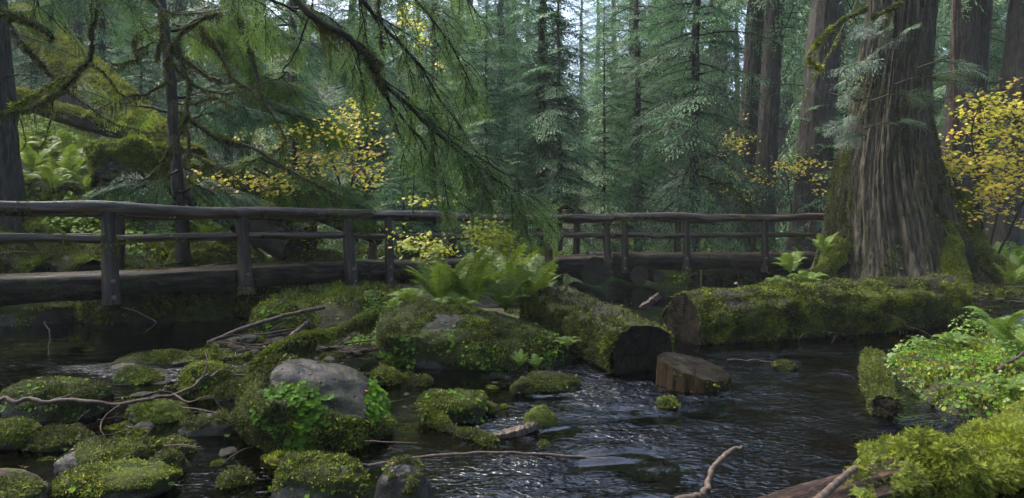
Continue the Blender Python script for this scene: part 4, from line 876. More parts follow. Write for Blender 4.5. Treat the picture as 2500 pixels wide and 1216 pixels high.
ohb([(900, -220, 8.4), (1020, -130, 8.6), (1110, -40, 8.8), (1160, 30, 8.9)], .04, .006, 6, 4, 604, sublen=.8)
ohb([(600, -60, 8.2), (700, 20, 8.5), (800, 90, 8.7), (860, 180, 9.0), (890, 260, 9.1)], .035, .006, 11, 4, 605, sublen=.7, lr=(.35, .6))
ohb([(930, 190, 8.25), (960, 260, 8.4), (1030, 350, 8.6), (1080, 440, 8.9), (1150, 520, 9.2), (1240, 575, 9.4)], .022, .005, 11, 4, 606, root_=None, start=.25, sublen=.8)
ohb([(1080, 335, 8.6), (1160, 380, 8.7), (1260, 440, 8.8), (1330, 520, 8.9)], .02, .005, 8, 4, 607, root_=None, start=.1, sublen=.8)
ohb([(500, -120, 8.2), (560, -30, 8.5), (640, 10, 8.8), (700, 60, 9.1)], .03, .006, 6, 4, 608, sublen=.7)
ohb([(100, -160, 8.0), (220, -60, 8.2), (330, 20, 8.4)], .03, .006, 7, 4, 609, root_=((-10, 9.9, 6.6), (-7.5, 9, 6.8)), start=.4, sublen=.8)
ohb([(60, -80, 8.4), (90, 10, 8.6), (160, 80, 8.9)], .03, .006, 6, 4, 610, root_=((-10, 9.9, 6.2), (-8.5, 9, 5.6)), start=.4, sublen=.7)
for q, (p, Yd, r0, r1, hg) in enumerate([
  ([(240, -120), (232, -20), (222, 62), (216, 144), (177, 193), (136, 230), (82, 263), (0, 280), (-60, 300)], 8.6, .042, .016, 300), ([(216, 150), (263, 189), (296, 230), (341, 263)], 8.6, .018, .008, 30),
  ([(-60, -60), (4, 29), (33, 78), (82, 136), (152, 210), (247, 284), (329, 317), (407, 325)], 8.8, .022, .006, 40), ([(-40, 20), (25, 37), (74, 53), (119, 82), (121, 100)], 8.4, .05, .035, 60), ([(30, 263), (80, 235), (130, 205), (165, 190)], 8.7, .03, .02, 40),
  ([(130, 235), (125, 290), (105, 340), (90, 372)], 8.8, .012, .006, 20), ([(760, -60), (760, 20), (724, 119), (691, 169), (691, 185), (617, 214), (576, 238)], 8.2, .016, .005, 0), ([(691, 185), (740, 238), (831, 271)], 8.2, .009, .004, 0),
  ([(745, 20), (800, 70), (870, 100), (935, 160)], 8.1, .03, .02, 260), ([(905, 150), (925, 190), (940, 235)], 8.2, .03, .03, 160), ([(925, -20), (930, 60), (932, 120)], 8.4, .015, .01, 120), ([(0, 200), (60, 330), (40, 380)], 9.2, .012, .006, 0)]):
    mossy_limb(OH, [at(x, y, Yd) for x, y in p], r0, r1, 450+q, hg, 6000 if hg else 0, .03)

# ------------------------------------------------------------------ ferns
def fern_mesh(seed, n=11, L=.75, pairs=26, arch=.9, mat=None, flatp=1.0, rise=1.1):
    g = rng(seed); l = MB(); s_ = MB()
    for q in range(n):
        az = q*2.399+g.normal(0, .3); ln = L*g.uniform(.65, 1.1); t = np.linspace(0, 1, 14); e = g.uniform(.6, 1.0)
        d = np.array([math.cos(az), math.sin(az), 0.]); P = d[None]*(ln*(t*(.95-.35*e))[:, None])*flatp; P[:, 2] = ln*(rise*1.5*e*t-arch*1.18*e*t*t)+.02
        P[:, :2] += np.outer(t*t, np.array([-d[1], d[0]]))*g.normal(0, .12)*ln
        tube(s_, P, .006*L/.7, .002, n=12, seg=4, caps=False)
        ts = np.repeat(np.linspace(.16, .985, pairs), 2); x = np.stack([np.interp(ts, t, P[:, k]) for k in range(3)], -1); x2 = np.stack([np.interp(np.minimum(ts+.03, 1), t, P[:, k]) for k in range(3)], -1)
        x0 = np.stack([np.interp(ts-.03, t, P[:, k]) for k in range(3)], -1); T = unit(x2-x0); B = unit(np.cross(T, [0, 0, 1.])); sg = np.tile([1., -1.], pairs)
        D = unit(B*sg[:, None]+T*.35+np.array([0, 0, -.25])+g.normal(0, .06, (len(ts), 3))); N = unit(np.cross(B, T)+g.normal(0, .2, (len(ts), 3)))
        wl = ln*.21*np.sin(np.pi*np.clip(.12+.88*ts, 0, 1)**.8)**.8*g.uniform(.85, 1.1, len(ts))+.008
        # each pinna: a row of little leaflets on both sides
        m = 6; tt = (np.arange(m)+.3)/m
        O = (x[:, None]+D[:, None]*(wl[:, None]*tt)[..., None]).reshape(-1, 3); S_ = unit(np.cross(N, D)); ls = np.array([1., -1.])
        for sd_ in ls:
            dd = unit(np.repeat(S_*sd_+D*.55, m, 0)); M = basis(dd, np.repeat(N, m, 0)); sz = (wl[:, None]*(.34*(1.1-tt))[None]).ravel()
            M = M*sz[:, None, None]; M[:, :, 1] *= .32; inst(l, DIA[0], DIA[1], M, O, np.clip(g.uniform(.3, .75)+np.repeat(ts, m)*.15+g.normal(0, .1, len(sz)), 0, 1))
        M = basis(D, N)*wl[:, None, None]; M[:, :, 1] *= .12; inst(l, DIA[0], DIA[1], M, x, .5)
    return l, s_
FM = []
for k, (n, L, p, a, r) in enumerate([(13, .9, 19, .75, 1.25), (10, .8, 18, .95, 1.15), (11, .8, 19, 1.05, 1.1)]):
    l, s_ = fern_mesh(700+k, n, L, p, a, rise=r); FM.append((l.build('fronds_proto', M_FERN, mesh_only=True), s_.build('stems_proto', M_FERN, mesh_only=True)))
def fern(loc, s, k, label, group=None, rz=None, tilt=(0, 0)):
    o = empty('fern', loc, label, 'fern', group, rz if rz is not None else random.random()*6.28); o.scale = (s,)*3; o.rotation_euler = (tilt[0], tilt[1], o.rotation_euler[2])
    f = bpy.data.objects.new('fronds', FM[k][0]); COL.objects.link(f); f.parent = o
    r_ = bpy.data.objects.new('stem', FM[k][1]); COL.objects.link(r_); r_.parent = f; return o
random.seed(4)
def fat(px, py, Yd): return tuple(at(px, py, Yd))
def fg(px, Yd, dz=0): x = (px-CX)/FPX*Yd; return (x, Yd, hz(x, Yd)+dz)
for (px, py, Yd, s, k, lab) in [
 (1075, 745, 9.0, .95, 0, 'left fern of the big cluster in front of the bridge'), (1150, 755, 9.2, 1.15, 0, 'tallest fern at the centre of the big cluster in front of the bridge'), (1235, 765, 9.0, 1.05, 1, 'right centre fern of the big cluster with pale stems'),
 (1300, 750, 9.3, .95, 0, 'fern at the right end of the big cluster touching the short mossy log'), (1190, 715, 10.2, 1.0, 1, 'fern at the back of the big cluster under the deck'), (1000, 745, 9.2, .65, 2, 'low fern at the left end of the big cluster above the boulder'),
 (1110, 770, 8.6, .75, 2, 'drooping fern at the front of the big cluster'), (1290, 700, 10.3, .95, 2, 'fern behind the right end of the big cluster arching up to the deck'), (1240, 720, 9.8, 1.0, 0, 'upright fern in the middle rear of the big cluster'),
 (960, 765, 8.5, .4, 1, 'small fern behind the crest of the midstream boulder'), (1385, 850, 7.4, .35, 2, 'little fern at the right side of the midstream boulder'), (1310, 900, 7.0, .28, 1, 'tiny fern dipping to the water under the midstream boulder'), (1270, 895, 6.95, .22, 0, 'smallest upright fern at the waterline under the midstream boulder')]:
    fern(fat(px, py, Yd), s*.88, k, lab)
for (px, py, Yd, s, k, lab) in [
 (1930, 670, 13.0, .9, 1, 'green fern at the left foot of the big cedar'), (1975, 700, 12.6, .8, 2, 'golden brown fern at the left foot of the big cedar'), (2010, 620, 13.0, .55, 0, 'small fern climbing the left edge of the cedar trunk'), (1900, 700, 12.9, .55, 2, 'low fern trailing to the pool left of the cedar'),
 (2440, 830, 7.6, .75, 1, 'broad fern on the leafy right bank near the right edge'), (2500, 900, 6.8, .7, 0, 'fern cut by the right edge above the small mossy log'), (2330, 850, 7.8, .5, 2, 'small fern in the middle of the leafy right bank'), (2470, 700, 12.0, .55, 0, 'bright fern lying over the mossy root at the right edge'),
 (2470, 970, 5.4, .5, 2, 'grey green fern behind the near mossy trunk at the right edge'), (2250, 860, 7.9, .35, 1, 'thin fern at the left edge of the leafy right bank')]:
    fern(fat(px, py, Yd), s*.88, k, lab)
for (px, py, Yd, s, k, lab) in [(560, 1085, 4.9, .3, 2, 'fern drooping to the water off the left flank of the pitted boulder'), (640, 960, 5.3, .28, 1, 'small fern between the mossy branch and the pitted boulder'), (1400, 940, 6.6, .13, 0, 'tiny bright fern on the low mossy islet'), (560, 545, 12.6, .55, 0, 'sword fern behind the rail left of the broad brown trunk')]:
    fern(fat(px, py, Yd), s*.88, k, lab)
spots = [(1330, 17.5), (1420, 18.2), (1600, 17.6), (1640, 18.6), (1720, 17.8), (1790, 17.2), (1830, 18.4), (1880, 17.8), (1930, 18.6), (1985, 17.5), (1560, 19), (1260, 18), (1190, 17.2), (960, 15.6), (1030, 15.4), (780, 14.6), (720, 14.8), (860, 15), (660, 14.5)]
for q, (px, Yd) in enumerate(spots): fern(fg(px, Yd, -.02), .9+.3*random.random(), q % 3, 'green fern on the far bank seen between the bridge rails', 'ferns on the far bank')
spots = [(80, 13.6), (130, 13.2), (60, 14.6), (160, 14.2), (210, 13.6), (110, 15.4), (180, 15.6), (240, 14.8), (40, 13.0), (350, 13.6), (300, 13), (390, 14.4), (520, 13.8), (20, 15), (95, 16.6), (230, 16.8), (480, 15), (600, 15.5)]
for q, (px, Yd) in enumerate(spots): fern(fg(px, Yd, -.02), .8+.35*random.random(), q % 3, 'sword fern on the left slope above the bridge', 'ferns on the left slope')
spots = [(2330, 15.4), (2390, 14.8), (2440, 15.6), (2490, 14.4), (2520, 16.2), (2370, 17.5), (2450, 18), (2360, 16.4), (2500, 18.6)]
for q, (px, Yd) in enumerate(spots): fern(fg(px, Yd, -.02), .7+.3*random.random(), q % 3, 'fern in the undergrowth behind the cedar roots at right', 'ferns in the right undergrowth')

# ------------------------------------------------------------------ maples with yellow leaves
def maple(name, label, base, stems, clusters, mat, seed, size=.08, bark=None, cat='shrub', r0=.03):
    """stems: polylines; clusters: (centre, radii, n)"""
    g = rng(seed); o = empty(name, base, label, cat); wd = MB(); l = MB(); loc = np.asarray(base, float); nodes = []
    for s in stems: nodes.append(tube(wd, s, r0, r0*.3, n=20, seg=5, wob=.05, seed=seed+len(nodes), caps=False))
    nodes = np.concatenate(nodes)
    for (c, rad, n) in clusters:
        c = np.asarray(c, float); rad = np.asarray(rad, float); nt_ = max(3, n//9)
        for q in range(nt_):
            e = c+rad*np.clip(g.normal(0, .5, 3), -1.2, 1.2); j = nodes[np.argmin(np.linalg.norm(nodes-e, axis=1)+g.random(len(nodes))*.15)]
            mid = (j+e)/2+[0, 0, .06*np.linalg.norm(e-j)]; tw = tube(wd, [j, mid, e], r0*.25, .003, n=8, seg=3, caps=False)
            k = 9; sp = min(.45, rad.max()*.45); O = e+np.stack([g.normal(0, sp*.6, k), g.normal(0, sp*.6, k), g.normal(0, .035+sp*.12, k)], -1)
            d = unit(np.stack([g.normal(0, 1, k), g.normal(0, 1, k), g.normal(-.35, .3, k)], -1)); nrm = unit(np.stack([g.normal(0, .45, k), g.normal(-.45, .45, k), np.ones(k)], -1))
            M = basis(d, nrm)*(size*g.uniform(.6, 1.3, k))[:, None, None]; inst(l, STAR[0], STAR[1], M, O, np.clip(g.normal(.5, .25, k), 0, 1))
    b = wd.build('stem', bark or M_TWIG, o, origin=loc, smooth=True); l.build('foliage', mat, o, origin=loc); return o
A = at
maple('vine_maple', 'small vine maple with yellow leaves rising in front of the bridge above the fern cluster', A(1090, 745, 9.4), [[A(1090, 748, 9.4), A(1086, 680, 9.4), A(1090, 620, 9.4), A(1100, 560, 9.5), A(1150, 545, 9.6)], [A(1088, 650, 9.4), A(1050, 610, 9.4), A(1000, 590, 9.5)], [A(1092, 600, 9.4), A(1065, 540, 9.6), A(1040, 490, 9.8)], [A(1150, 545, 9.6), A(1210, 590, 9.6), A(1240, 640, 9.6)]],
  [(A(1010, 595, 9.4), (.36, .3, .13), 210), (A(1070, 610, 9.3), (.22, .3, .14), 110), (A(1195, 575, 8.7), (.34, .2, .2), 380), (A(1225, 610, 8.7), (.18, .2, .16), 120), (A(1040, 490, 9.8), (.38, .3, .10), 80), (A(1050, 650, 9.3), (.14, .2, .1), 26), (A(1160, 560, 9.5), (.15, .2, .1), 34)], M_YGR, 801, .068, r0=.008)
maple('vine_maple', 'bright yellow maple bush glowing behind the bridge left of centre', A(830, 500, 14.5), [[A(840, 520, 14.5), A(820, 430, 14.5), A(790, 340, 14.4), A(780, 300, 14.4)], [A(840, 520, 14.5), A(870, 400, 14.6), A(900, 280, 14.8), A(930, 240, 14.8)], [A(835, 520, 14.5), A(740, 440, 14.2), A(640, 430, 14), A(570, 410, 14)]],
  [(A(780, 335, 13.0), (1.1, .6, .25), 300), (A(770, 400, 13.0), (.9, .6, .4), 290), (A(840, 370, 13.0), (.8, .6, .6), 280), (A(870, 300, 14.6), (.5, .6, .4), 140), (A(900, 250, 14.8), (.4, .5, .3), 70), (A(620, 435, 12.8), (.7, .4, .15), 190), (A(700, 460, 12.6), (.5, .4, .12), 130), (A(900, 430, 14.6), (.5, .5, .5), 100), (A(570, 345, 14.4), (.25, .3, .08), 24)], M_YEL, 802, .095)
maple('vine_maple', 'orange yellow maple twig hanging high behind the overhanging boughs', A(1020, 300, 12), [[A(1010, 520, 12.4), A(1015, 300, 12.2), A(1020, 160, 12), A(1015, 50, 12), A(990, -30, 12)]], [(A(1020, 60, 12), (.25, .3, .25), 60), (A(1035, 105, 12), (.2, .3, .08), 40), (A(985, 55, 12), (.15, .2, .08), 16), (A(1075, 160, 12), (.12, .2, .08), 18), (A(1000, 20, 12), (.1, .2, .1), 12)], M_YEL, 803, .075, r0=.012)
maple('vine_maple', 'yellow maple scrub at the foot of the two close bare trunks', A(1780, 500, 22.6), [[A(1780, 530, 22.6), A(1770, 430, 22.6), A(1790, 330, 22.6)], [A(1780, 530, 22.6), A(1840, 440, 22.6)]], [(A(1790, 340, 22.6), (.8, .8, .6), 240), (A(1760, 420, 22.6), (1.1, .8, .5), 260), (A(1740, 455, 22.6), (1.0, .8, .3), 200), (A(1830, 450, 22.6), (.6, .8, .5), 140)], M_YEL, 804, .11)
maple('vine_maple', 'yellow maple scrub just left of the big cedar above the rail', A(1920, 480, 20), [[A(1930, 530, 20), A(1925, 440, 20), A(1900, 390, 20)], [A(1930, 530, 20), A(1990, 460, 19)]], [(A(1920, 400, 20), (.6, .6, .25), 150), (A(1990, 395, 18.5), (.35, .5, .15), 60), (A(1960, 430, 19), (.5, .5, .3), 70), (A(2015, 445, 18), (.25, .4, .35), 50)], M_YEL, 805, .10)
maple('vine_maple', 'big yellow maple thicket filling the right side behind the cedar', A(2420, 520, 14), [[A(2400, 650, 14), A(2390, 480, 14), A(2370, 330, 14), A(2390, 260, 14)], [A(2410, 650, 14), A(2450, 460, 14), A(2490, 300, 14)], [A(2410, 650, 14), A(2340, 470, 14), A(2310, 380, 14)], [A(2420, 650, 13.6), A(2500, 500, 13.2), A(2540, 380, 13)]],
  [(A(2420, 240, 14), (.5, .5, .25), 130), (A(2470, 270, 14), (.5, .6, .4), 220), (A(2380, 300, 15), (.35, .5, .4), 130), (A(2450, 350, 14), (1.0, .6, .35), 300), (A(2410, 400, 13.6), (.8, .5, .2), 300), (A(2470, 430, 13.4), (.8, .5, .25), 260), (A(2380, 500, 13.6), (.8, .5, .3), 160), (A(2420, 465, 13.4), (.45, .5, .12), 130), (A(2310, 370, 14), (.22, .3, .15), 40), (A(2310, 425, 14), (.2, .3, .06), 40), (A(2480, 520, 13.4), (.4, .5, .3), 60), (A(2350, 520, 14), (.4, .4, .4), 30)], M_YEL, 806, .105)
maple('vine_maple', 'green topped maple spray above the yellow thicket at right', A(2400, 420, 15), [[A(2400, 560, 15), A(2400, 300, 15), A(2395, 240, 15)]], [(A(2395, 245, 14.6), (.5, .4, .2), 110), (A(2460, 310, 14.2), (.6, .5, .3), 200), (A(2440, 400, 13.6), (.6, .5, .4), 160), (A(2330, 420, 14), (.3, .4, .4), 70), (A(2350, 270, 14.8), (.2, .4, .12), 40)], M_YGR, 807, .09, r0=.02)
maple('vine_maple', 'faint low yellow scrub beyond the far rail in the misty gap', A(1440, 500, 26), [[A(1440, 540, 26), A(1440, 480, 26)]], [(A(1450, 470, 26), (1.2, .8, .35), 80), (A(1390, 500, 26), (1.2, .8, .3), 60)], M_YEL, 808, .09, r0=.02)
maple('vine_maple', 'sparse yellow green twigs between the rails right of the second left post', A(790, 640, 13.2), [[A(790, 650, 13.2), A(770, 600, 13.2), A(735, 560, 13.2)], [A(790, 650, 13.2), A(830, 590, 13.2)]], [(A(740, 560, 13.2), (.3, .3, .2), 50), (A(770, 610, 13.2), (.35, .3, .2), 60), (A(830, 590, 13.2), (.2, .3, .2), 40)], M_YGR, 809, .05, r0=.008)

# ------------------------------------------------------------------ leafy plants
def leaves_on(mb, V, F, n, size, g, mask, up=.6, Mw=None):
    P, N = sample(V, F, n, g); k = g.random(n) < mask(P, N); P, N = P[k], N[k]; m = len(P)
    nr = unit(N*.8+np.array([0, -.25, up])+g.normal(0, .3, (m, 3))); d = unit(np.cross(nr, g.normal(0, 1, (m, 3)))+np.array([0, -.3, -.3]))
    M = basis(d, nr)*(size*g.uniform(.45, 1.35, m))[:, None, None]; O = P+N*(size*.55)+g.normal(0, size*.2, (m, 3)); inst(mb, RND[0], RND[1], M, O, np.clip(g.normal(.5, .2, m)+.3*fbm(P*4, 2, 1), 0, 1))
def herb(name, label, V, F, n, size, seed, mask, mat=None, group=None, kind=None):
    g = rng(seed); m = MB(); leaves_on(m, V, F, n, size, g, mask); c = np.concatenate(m.v).mean(0); o = m.build(name, mat or M_HERB, None, origin=c); o.location = tuple(float(q) for q in c); return tag(o, label, 'plant', group, kind)
def blob(cx, cy, r, P): return np.clip(1.6*(1-np.linalg.norm(((P[:, :1]/P[:, 1:2]*FPX+CX-cx)/r[0], (HY-(P[:, 2:3]-EYE)/P[:, 1:2]*FPX-cy)/r[1]), axis=0)[:, 0])+.1, 0, 1)
def region(cx, cy, rx, ry):
    c = at(cx, cy, 1.0); return lambda P, N: np.clip(2*(1-np.sqrt((((P[:, 0]/P[:, 1])-c[0])*FPX/rx)**2+(((P[:, 2]-EYE)/P[:, 1]-(c[2]-EYE))*FPX/ry)**2)), 0, 1)*(N[:, 1] < .3)
V, F = RK['mid']
for q, (cx, cy, rx, ry, n, s, lab) in enumerate([(975, 860, 60, 60, 5200, .042, 'leafy green plant hanging down the left end of the midstream boulder'), (1110, 830, 70, 45, 3000, .036, 'trailing round leaved plant on the face of the midstream boulder'), (1180, 870, 70, 50, 3600, .038, 'leafy plant low on the middle of the midstream boulder'), (1330, 840, 60, 60, 5200, .036, 'leafy plant covering the right shoulder of the midstream boulder'), (1240, 900, 60, 22, 6000, .034, 'leaves at the waterline of the midstream boulder')]):
    herb('leafy_plant', lab, V, F, n*2, s, 900+q, region(cx, cy, rx, ry))
V, F = RK['left']
for q, (cx, cy, rx, ry, n, s, lab) in enumerate([(720, 1000, 100, 75, 9000, .030, 'patch of pale round leaves on the left flank of the pitted boulder'), (760, 1075, 90, 40, 4000, .03, 'leaves hanging near the water on the pitted boulder'), (930, 980, 40, 90, 7000, .028, 'leafy plant down the right side of the pitted boulder'), (660, 1000, 40, 60, 3000, .028, 'dark leaves at the left edge of the pitted boulder')]):
    herb('leafy_plant', lab, V, F, int(n*1.8), s*1.35, 920+q, region(cx, cy, rx, ry))
for key, n, s, lab in [(130, 900, .03, 'leaves on the low mossy boulder at far left'), (1105, 700, .028, 'leaves around the brown topped mossy rock'), (145, 300, .026, 'leaves on the low moss mound near the left edge'), (790, 240, .022, 'tiny leaves at the foot of the peaked boulder'), (285, 260, .028, 'few leaves on the mossy rock at the bottom edge'), (330, 500, .03, 'leaves of the clump in the left riffle'), (505, 240, .03, 'leaves on the moss mound with a dead upright twig')]:
    V, F = RK[key]; herb('leafy_plant', lab, V, F, n, s, 930+key % 50, lambda P, N: np.clip((N[:, 2]*.8+.4*fbm(P*6, 2, 3))*2, 0, .8))
def patch(x0, x1, y0, y1, st=.08, jz=0.0):
    xa = np.arange(x0, x1, st); ya = np.arange(y0, y1, st); X, Y = np.meshgrid(xa, ya); Z = H(X, Y)+jz*np.clip(fbm(np.stack([X*1.3, Y*1.3, 0*X], -1), 3, 9)+.35, 0, 1)
    return np.stack([X, Y, Z], -1).reshape(-1, 3), grid_faces(len(ya), len(xa), False)
above = lambda P, N: (P[:, 2] > water_z(P[:, 0], P[:, 1])+.0).astype(float)
V, F = patch(2.9, 7.5, 4.9, 9.2, .08, .28)
herb('ground_cover', 'dense mix of small green leaves covering the right bank', V, F, 11000, .031, 950, lambda P, N: above(P, N)*(P[:, 0] > np.interp(P[:, 1], XE[:, 0], XE[:, 1])-.1), kind='stuff')
V, F = patch(2.9, 6.5, 4.9, 8.6, .08, .45)
herb('ground_cover', 'yellow green maple-like leaves standing above the right bank', V, F, 3600, .034, 951, lambda P, N: above(P, N)*(fbm(P*1.7, 3, 4) > -.05)*(P[:, 0] > np.interp(P[:, 1], XE[:, 0], XE[:, 1])+.1), M_FERN, kind='stuff')
V, F = patch(-.5, 1.0, 7.8, 9.6, .08, .1)
V, F = RK['bank']; herb('leafy_plant', 'bush of small round leaves below the first bridge span by the pool', V, F, 2600, .045, 952, lambda P, N: np.clip(.5+N[:, 2], 0, 1)*(fbm(P*3, 2, 4) > -.2))
V, F = patch(-2.4, -1.6, 9.0, 11.0, .06, .12); herb('leafy_plant', 'low leaves beside the round rock under the bridge', V, F, 900, .045, 953, above)
V, F = patch(-2.2, 1.0, 8.4, 9.6, .06, .08); herb('leafy_plant', 'low leaves at the feet of the fern cluster', V, F, 2200, .04, 954, above)
V, F = patch(-20, -6.5, 12, 27, .15, .3); herb('undergrowth', 'glossy dark leaves covering the left slope', V, F, 26000, .085, 955, lambda P, N: (fbm(P*.9, 3, 4) > -.1).astype(float), kind='stuff'); herb('undergrowth', 'fresh yellow green small leaves growing through the glossy dark leaves on the left slope', V, F, 14000, .07, 965, lambda P, N: (fbm(P*1.1, 3, 14) > .0).astype(float), M_HERB, kind='stuff')
V, F = patch(9.4, 20, 14.5, 22, .15, .7); herb('undergrowth', 'tangled dark green shrub leaves right of the cedar', V, F, 14000, .08, 956, lambda P, N: (fbm(P*.8, 3, 5) > -.25).astype(float), kind='stuff')
V, F = patch(-2, 9, 17, 30, .2, .8); herb('undergrowth', 'low shrub leaves on the flat ground beyond the bridge', V, F, 15000, .075, 957, lambda P, N: above(P, N)*(fbm(P*.7, 3, 6) > -.1), kind='stuff')
V, F = patch(-9, -1, 13.5, 20, .15, .5); herb('undergrowth', 'mixed leaves on the bank behind the first spans', V, F, 12000, .06, 958, lambda P, N: above(P, N)*(fbm(P*.9, 3, 7) > -.05), kind='stuff')
# moss carpets and litter
def carpet(label, x0, x1, y0, y1, dens, size, mat, seed, msk, jz=.12, st=.07, name='moss'):
    V, F = patch(x0, x1, y0, y1, st, jz); g = rng(seed); m = MB(); moss(m, V, F, dens, size, g, msk, droop=-.1); c = np.array([(x0+x1)/2, (y0+y1)/2, 0.])
    b = m.build(name, mat, None, origin=c); b.location = tuple(c); return tag(b, label, 'moss', None, 'stuff')
mm_ = lambda sc, th: (lambda P, N: np.clip((fbm(P*sc, 3, 4)-th)*5, 0, 1)*(P[:, 2] > water_z(P[:, 0], P[:, 1])+.01))
carpet('green moss carpeting the bank behind the left part of the bridge', -18, -1, 10.3, 24, 1000, .08, M_MOSSB, 960, mm_(1.1, -.25), .0)
carpet('moss over the drift island under the fern cluster', -4.2, 1.2, 8.1, 11.8, 2600, .03, M_MOSS, 961, mm_(2.6, .12), .0)
carpet('moss and small plants on the ground around the cedar roots', 5.8, 13, 11.8, 16, 1500, .05, M_MOSS, 962, mm_(1.2, -.2), .0)
carpet('moss on the low stones of the left riffle', -5.5, -1.8, 5.6, 8, 3500, .03, M_MOSS, 963, mm_(2.5, -.1), .0)
carpet('green moss under the leaves of the right bank', 3.0, 7.5, 4.9, 9.2, 2500, .04, M_MOSS, 964, mm_(2, -.3), .0)
def litter(label, x0, x1, y0, y1, n, seed, size=.05, zfix=None, mat=None):
    g = rng(seed); m = MB(); x = g.uniform(x0, x1, n); y = g.uniform(y0, y1, n); z = H(x, y)+.02; k = z > water_z(x, y); x, y, z = x[k], y[k], z[k]; n = len(x)
    M = basis(g.normal(0, 1, (n, 3))*[1, 1, .2], unit(np.stack([g.normal(0, .3, n), g.normal(0, .3, n), np.ones(n)], -1)))*(size*g.uniform(.5, 1.2, n))[:, None, None]
    inst(m, STAR[0], STAR[1], M, np.stack([x, y, z], -1), g.random(n)); c = np.array([(x0+x1)/2, (y0+y1)/2, 0.]); b = m.build('leaf_litter', mat or M_LIT, None, origin=c); b.location = tuple(c); return tag(b, label, 'leaf litter', None, 'stuff')
M_LIT = leaf_mat('fallen_leaf', [(0, (.05, .025, .012)), (.4, (.14, .07, .03)), (.75, (.3, .17, .05)), (1, (.5, .36, .08))], .1, .5, .4)
litter('brown and yellow fallen leaves on the ground right of the cedar', 8, 13, 10.8, 16, 1500, 970, .07)
litter('fallen leaves on the drift bar under the bridge', -4, 1, 8, 11, 500, 971, .05)
litter('fallen needles and leaves on the bottom left corner bank', -4, -2.5, 3, 4.4, 260, 972, .03)

# ------------------------------------------------------------------ sticks and branches
def stick(name, label, pts, r0, r1, mat, seed, mossd=0, hang=0, wob=.02, cat='branch', seg=9, size=.025, group=None, twigs=(), mmat=None):
    o = empty(name, pts[0], label, cat, group); mb = MB(); P = tube(mb, pts, r0, r1, n=len(pts)*8, seg=seg, wob=wob, seed=seed, rough=r0*.25)
    for tw in twigs: tube(mb, tw, r1*1.0, r1*.3, n=8, seg=5, wob=wob, seed=seed+3)
    mb.build('wood', mat, o, smooth=True, origin=np.array(pts[0])); g = rng(seed); m = MB()
    if mossd: moss(m, mb.v[0], mb.f[0], mossd, size, g, lambda P, N: np.clip(.8+.5*N[:, 2]+.8*fbm(P*5, 3, seed), 0, 1))
    if m.n: m.build('moss', mmat or M_MOSSB, o, origin=np.array(pts[0]))
    if hang:
        m = MB()
        i = g.integers(0, len(P), hang); cl = np.clip(fbm(P[i]*4.5, 2, seed)*1.6+.55, .03, 1.2); l = cl*g.uniform(.1, .45, hang)
        for q in range(3):
            O = P[i]+g.normal(0, .02, (hang, 3))+np.array([0, 0, -1.])*(l*q/3)[:, None]; M = basis(np.tile([0., 0, -1.], (hang, 1))+g.normal(0, .1, (hang, 3)), g.normal(0, 1, (hang, 3)))*(l/3*1.25)[:, None, None]
            M[:, :, 1] *= (.010*g.uniform(.5, 1.5, hang)/(l/3*1.25))[:, None]; inst(m, DIA[0], DIA[1], M, O, np.clip(.55+.3*fbm(O*5, 2, 3), 0, 1))
        m.build('hanging_moss', M_HANG, o, origin=np.array(pts[0]))
    return o
stick('mossy_branch', 'arched mossy dead branch hung with moss curtains between the two big boulders', [A(622, 915, 6.3), A(650, 875, 6.3), A(700, 842, 6.4), A(770, 825, 6.6), A(830, 812, 6.8), A(875, 782, 7.0), A(918, 768, 7.2)], .045, .05, M_TWIG, 981, 22000, 3200, size=.03)
stick('mossy_branch', 'low mossy branch in the riffle left of the arched branch', [A(470, 895, 6.6), A(520, 882, 6.7), A(560, 878, 6.8), A(620, 868, 6.9)], .03, .02, M_TWIG, 982, 16000, 60)
stick('mossy_branch', 'upright mossy snag with a dead twig in the left riffle', [A(505, 975, 5.9), A(515, 930, 6.0), A(518, 880, 6.1), A(525, 830, 6.2)], .05, .006, M_TWIG, 983, 16000, 0)
stick('mossy_branch', 'bright mossy stick end pointing at the floating plank', [A(1045, 1010, 5.1), A(1110, 1055, 4.9), A(1165, 1072, 4.75), A(1210, 1088, 4.6)], .05, .045, M_TWIG, 984, 22000, 0, size=.022)
stick('long_pole', 'long reddish brown pole lying from the pool up to the drift sticks', [A(505, 838, 8.8), A(600, 800, 9.0), A(700, 770, 9.1), A(795, 750, 9.2)], .03, .028, M_STICK, 985, wob=.01, cat='pole')
stick('fallen_branch', 'long bare brown branch curving across the rocks at the far left', [A(-30, 988, 4.7), A(40, 975, 4.75), A(150, 982, 4.8), A(310, 986, 4.85), A(420, 965, 5.0), A(490, 930, 5.3), A(540, 905, 5.6)], .019, .009, M_STICK, 986, wob=.03, twigs=[[A(120, 980, 4.8), A(180, 955, 4.9), A(230, 948, 5.0)], [A(420, 965, 5.0), A(470, 975, 4.95), A(520, 970, 4.9)], [A(490, 930, 5.3), A(505, 890, 5.4), A(500, 860, 5.5)], [A(300, 985, 4.85), A(258, 1010, 4.8), A(246, 1050, 4.7), A(262, 1080, 4.65)]])
stick('fallen_branch', 'thin branch lying beside the long bare branch at left', [A(260, 978, 5.6), A(360, 965, 5.7), A(430, 940, 5.9), A(490, 925, 6)], .012, .008, M_TWIG, 987, 3000)
stick('fallen_branch', 'thin curved stick across the brown domed rock', [A(85, 1168, 4.1), A(170, 1130, 4.25), A(250, 1095, 4.4), A(310, 1070, 4.45), A(320, 1048, 4.5), A(305, 1038, 4.55)], .009, .006, M_STICK, 988)
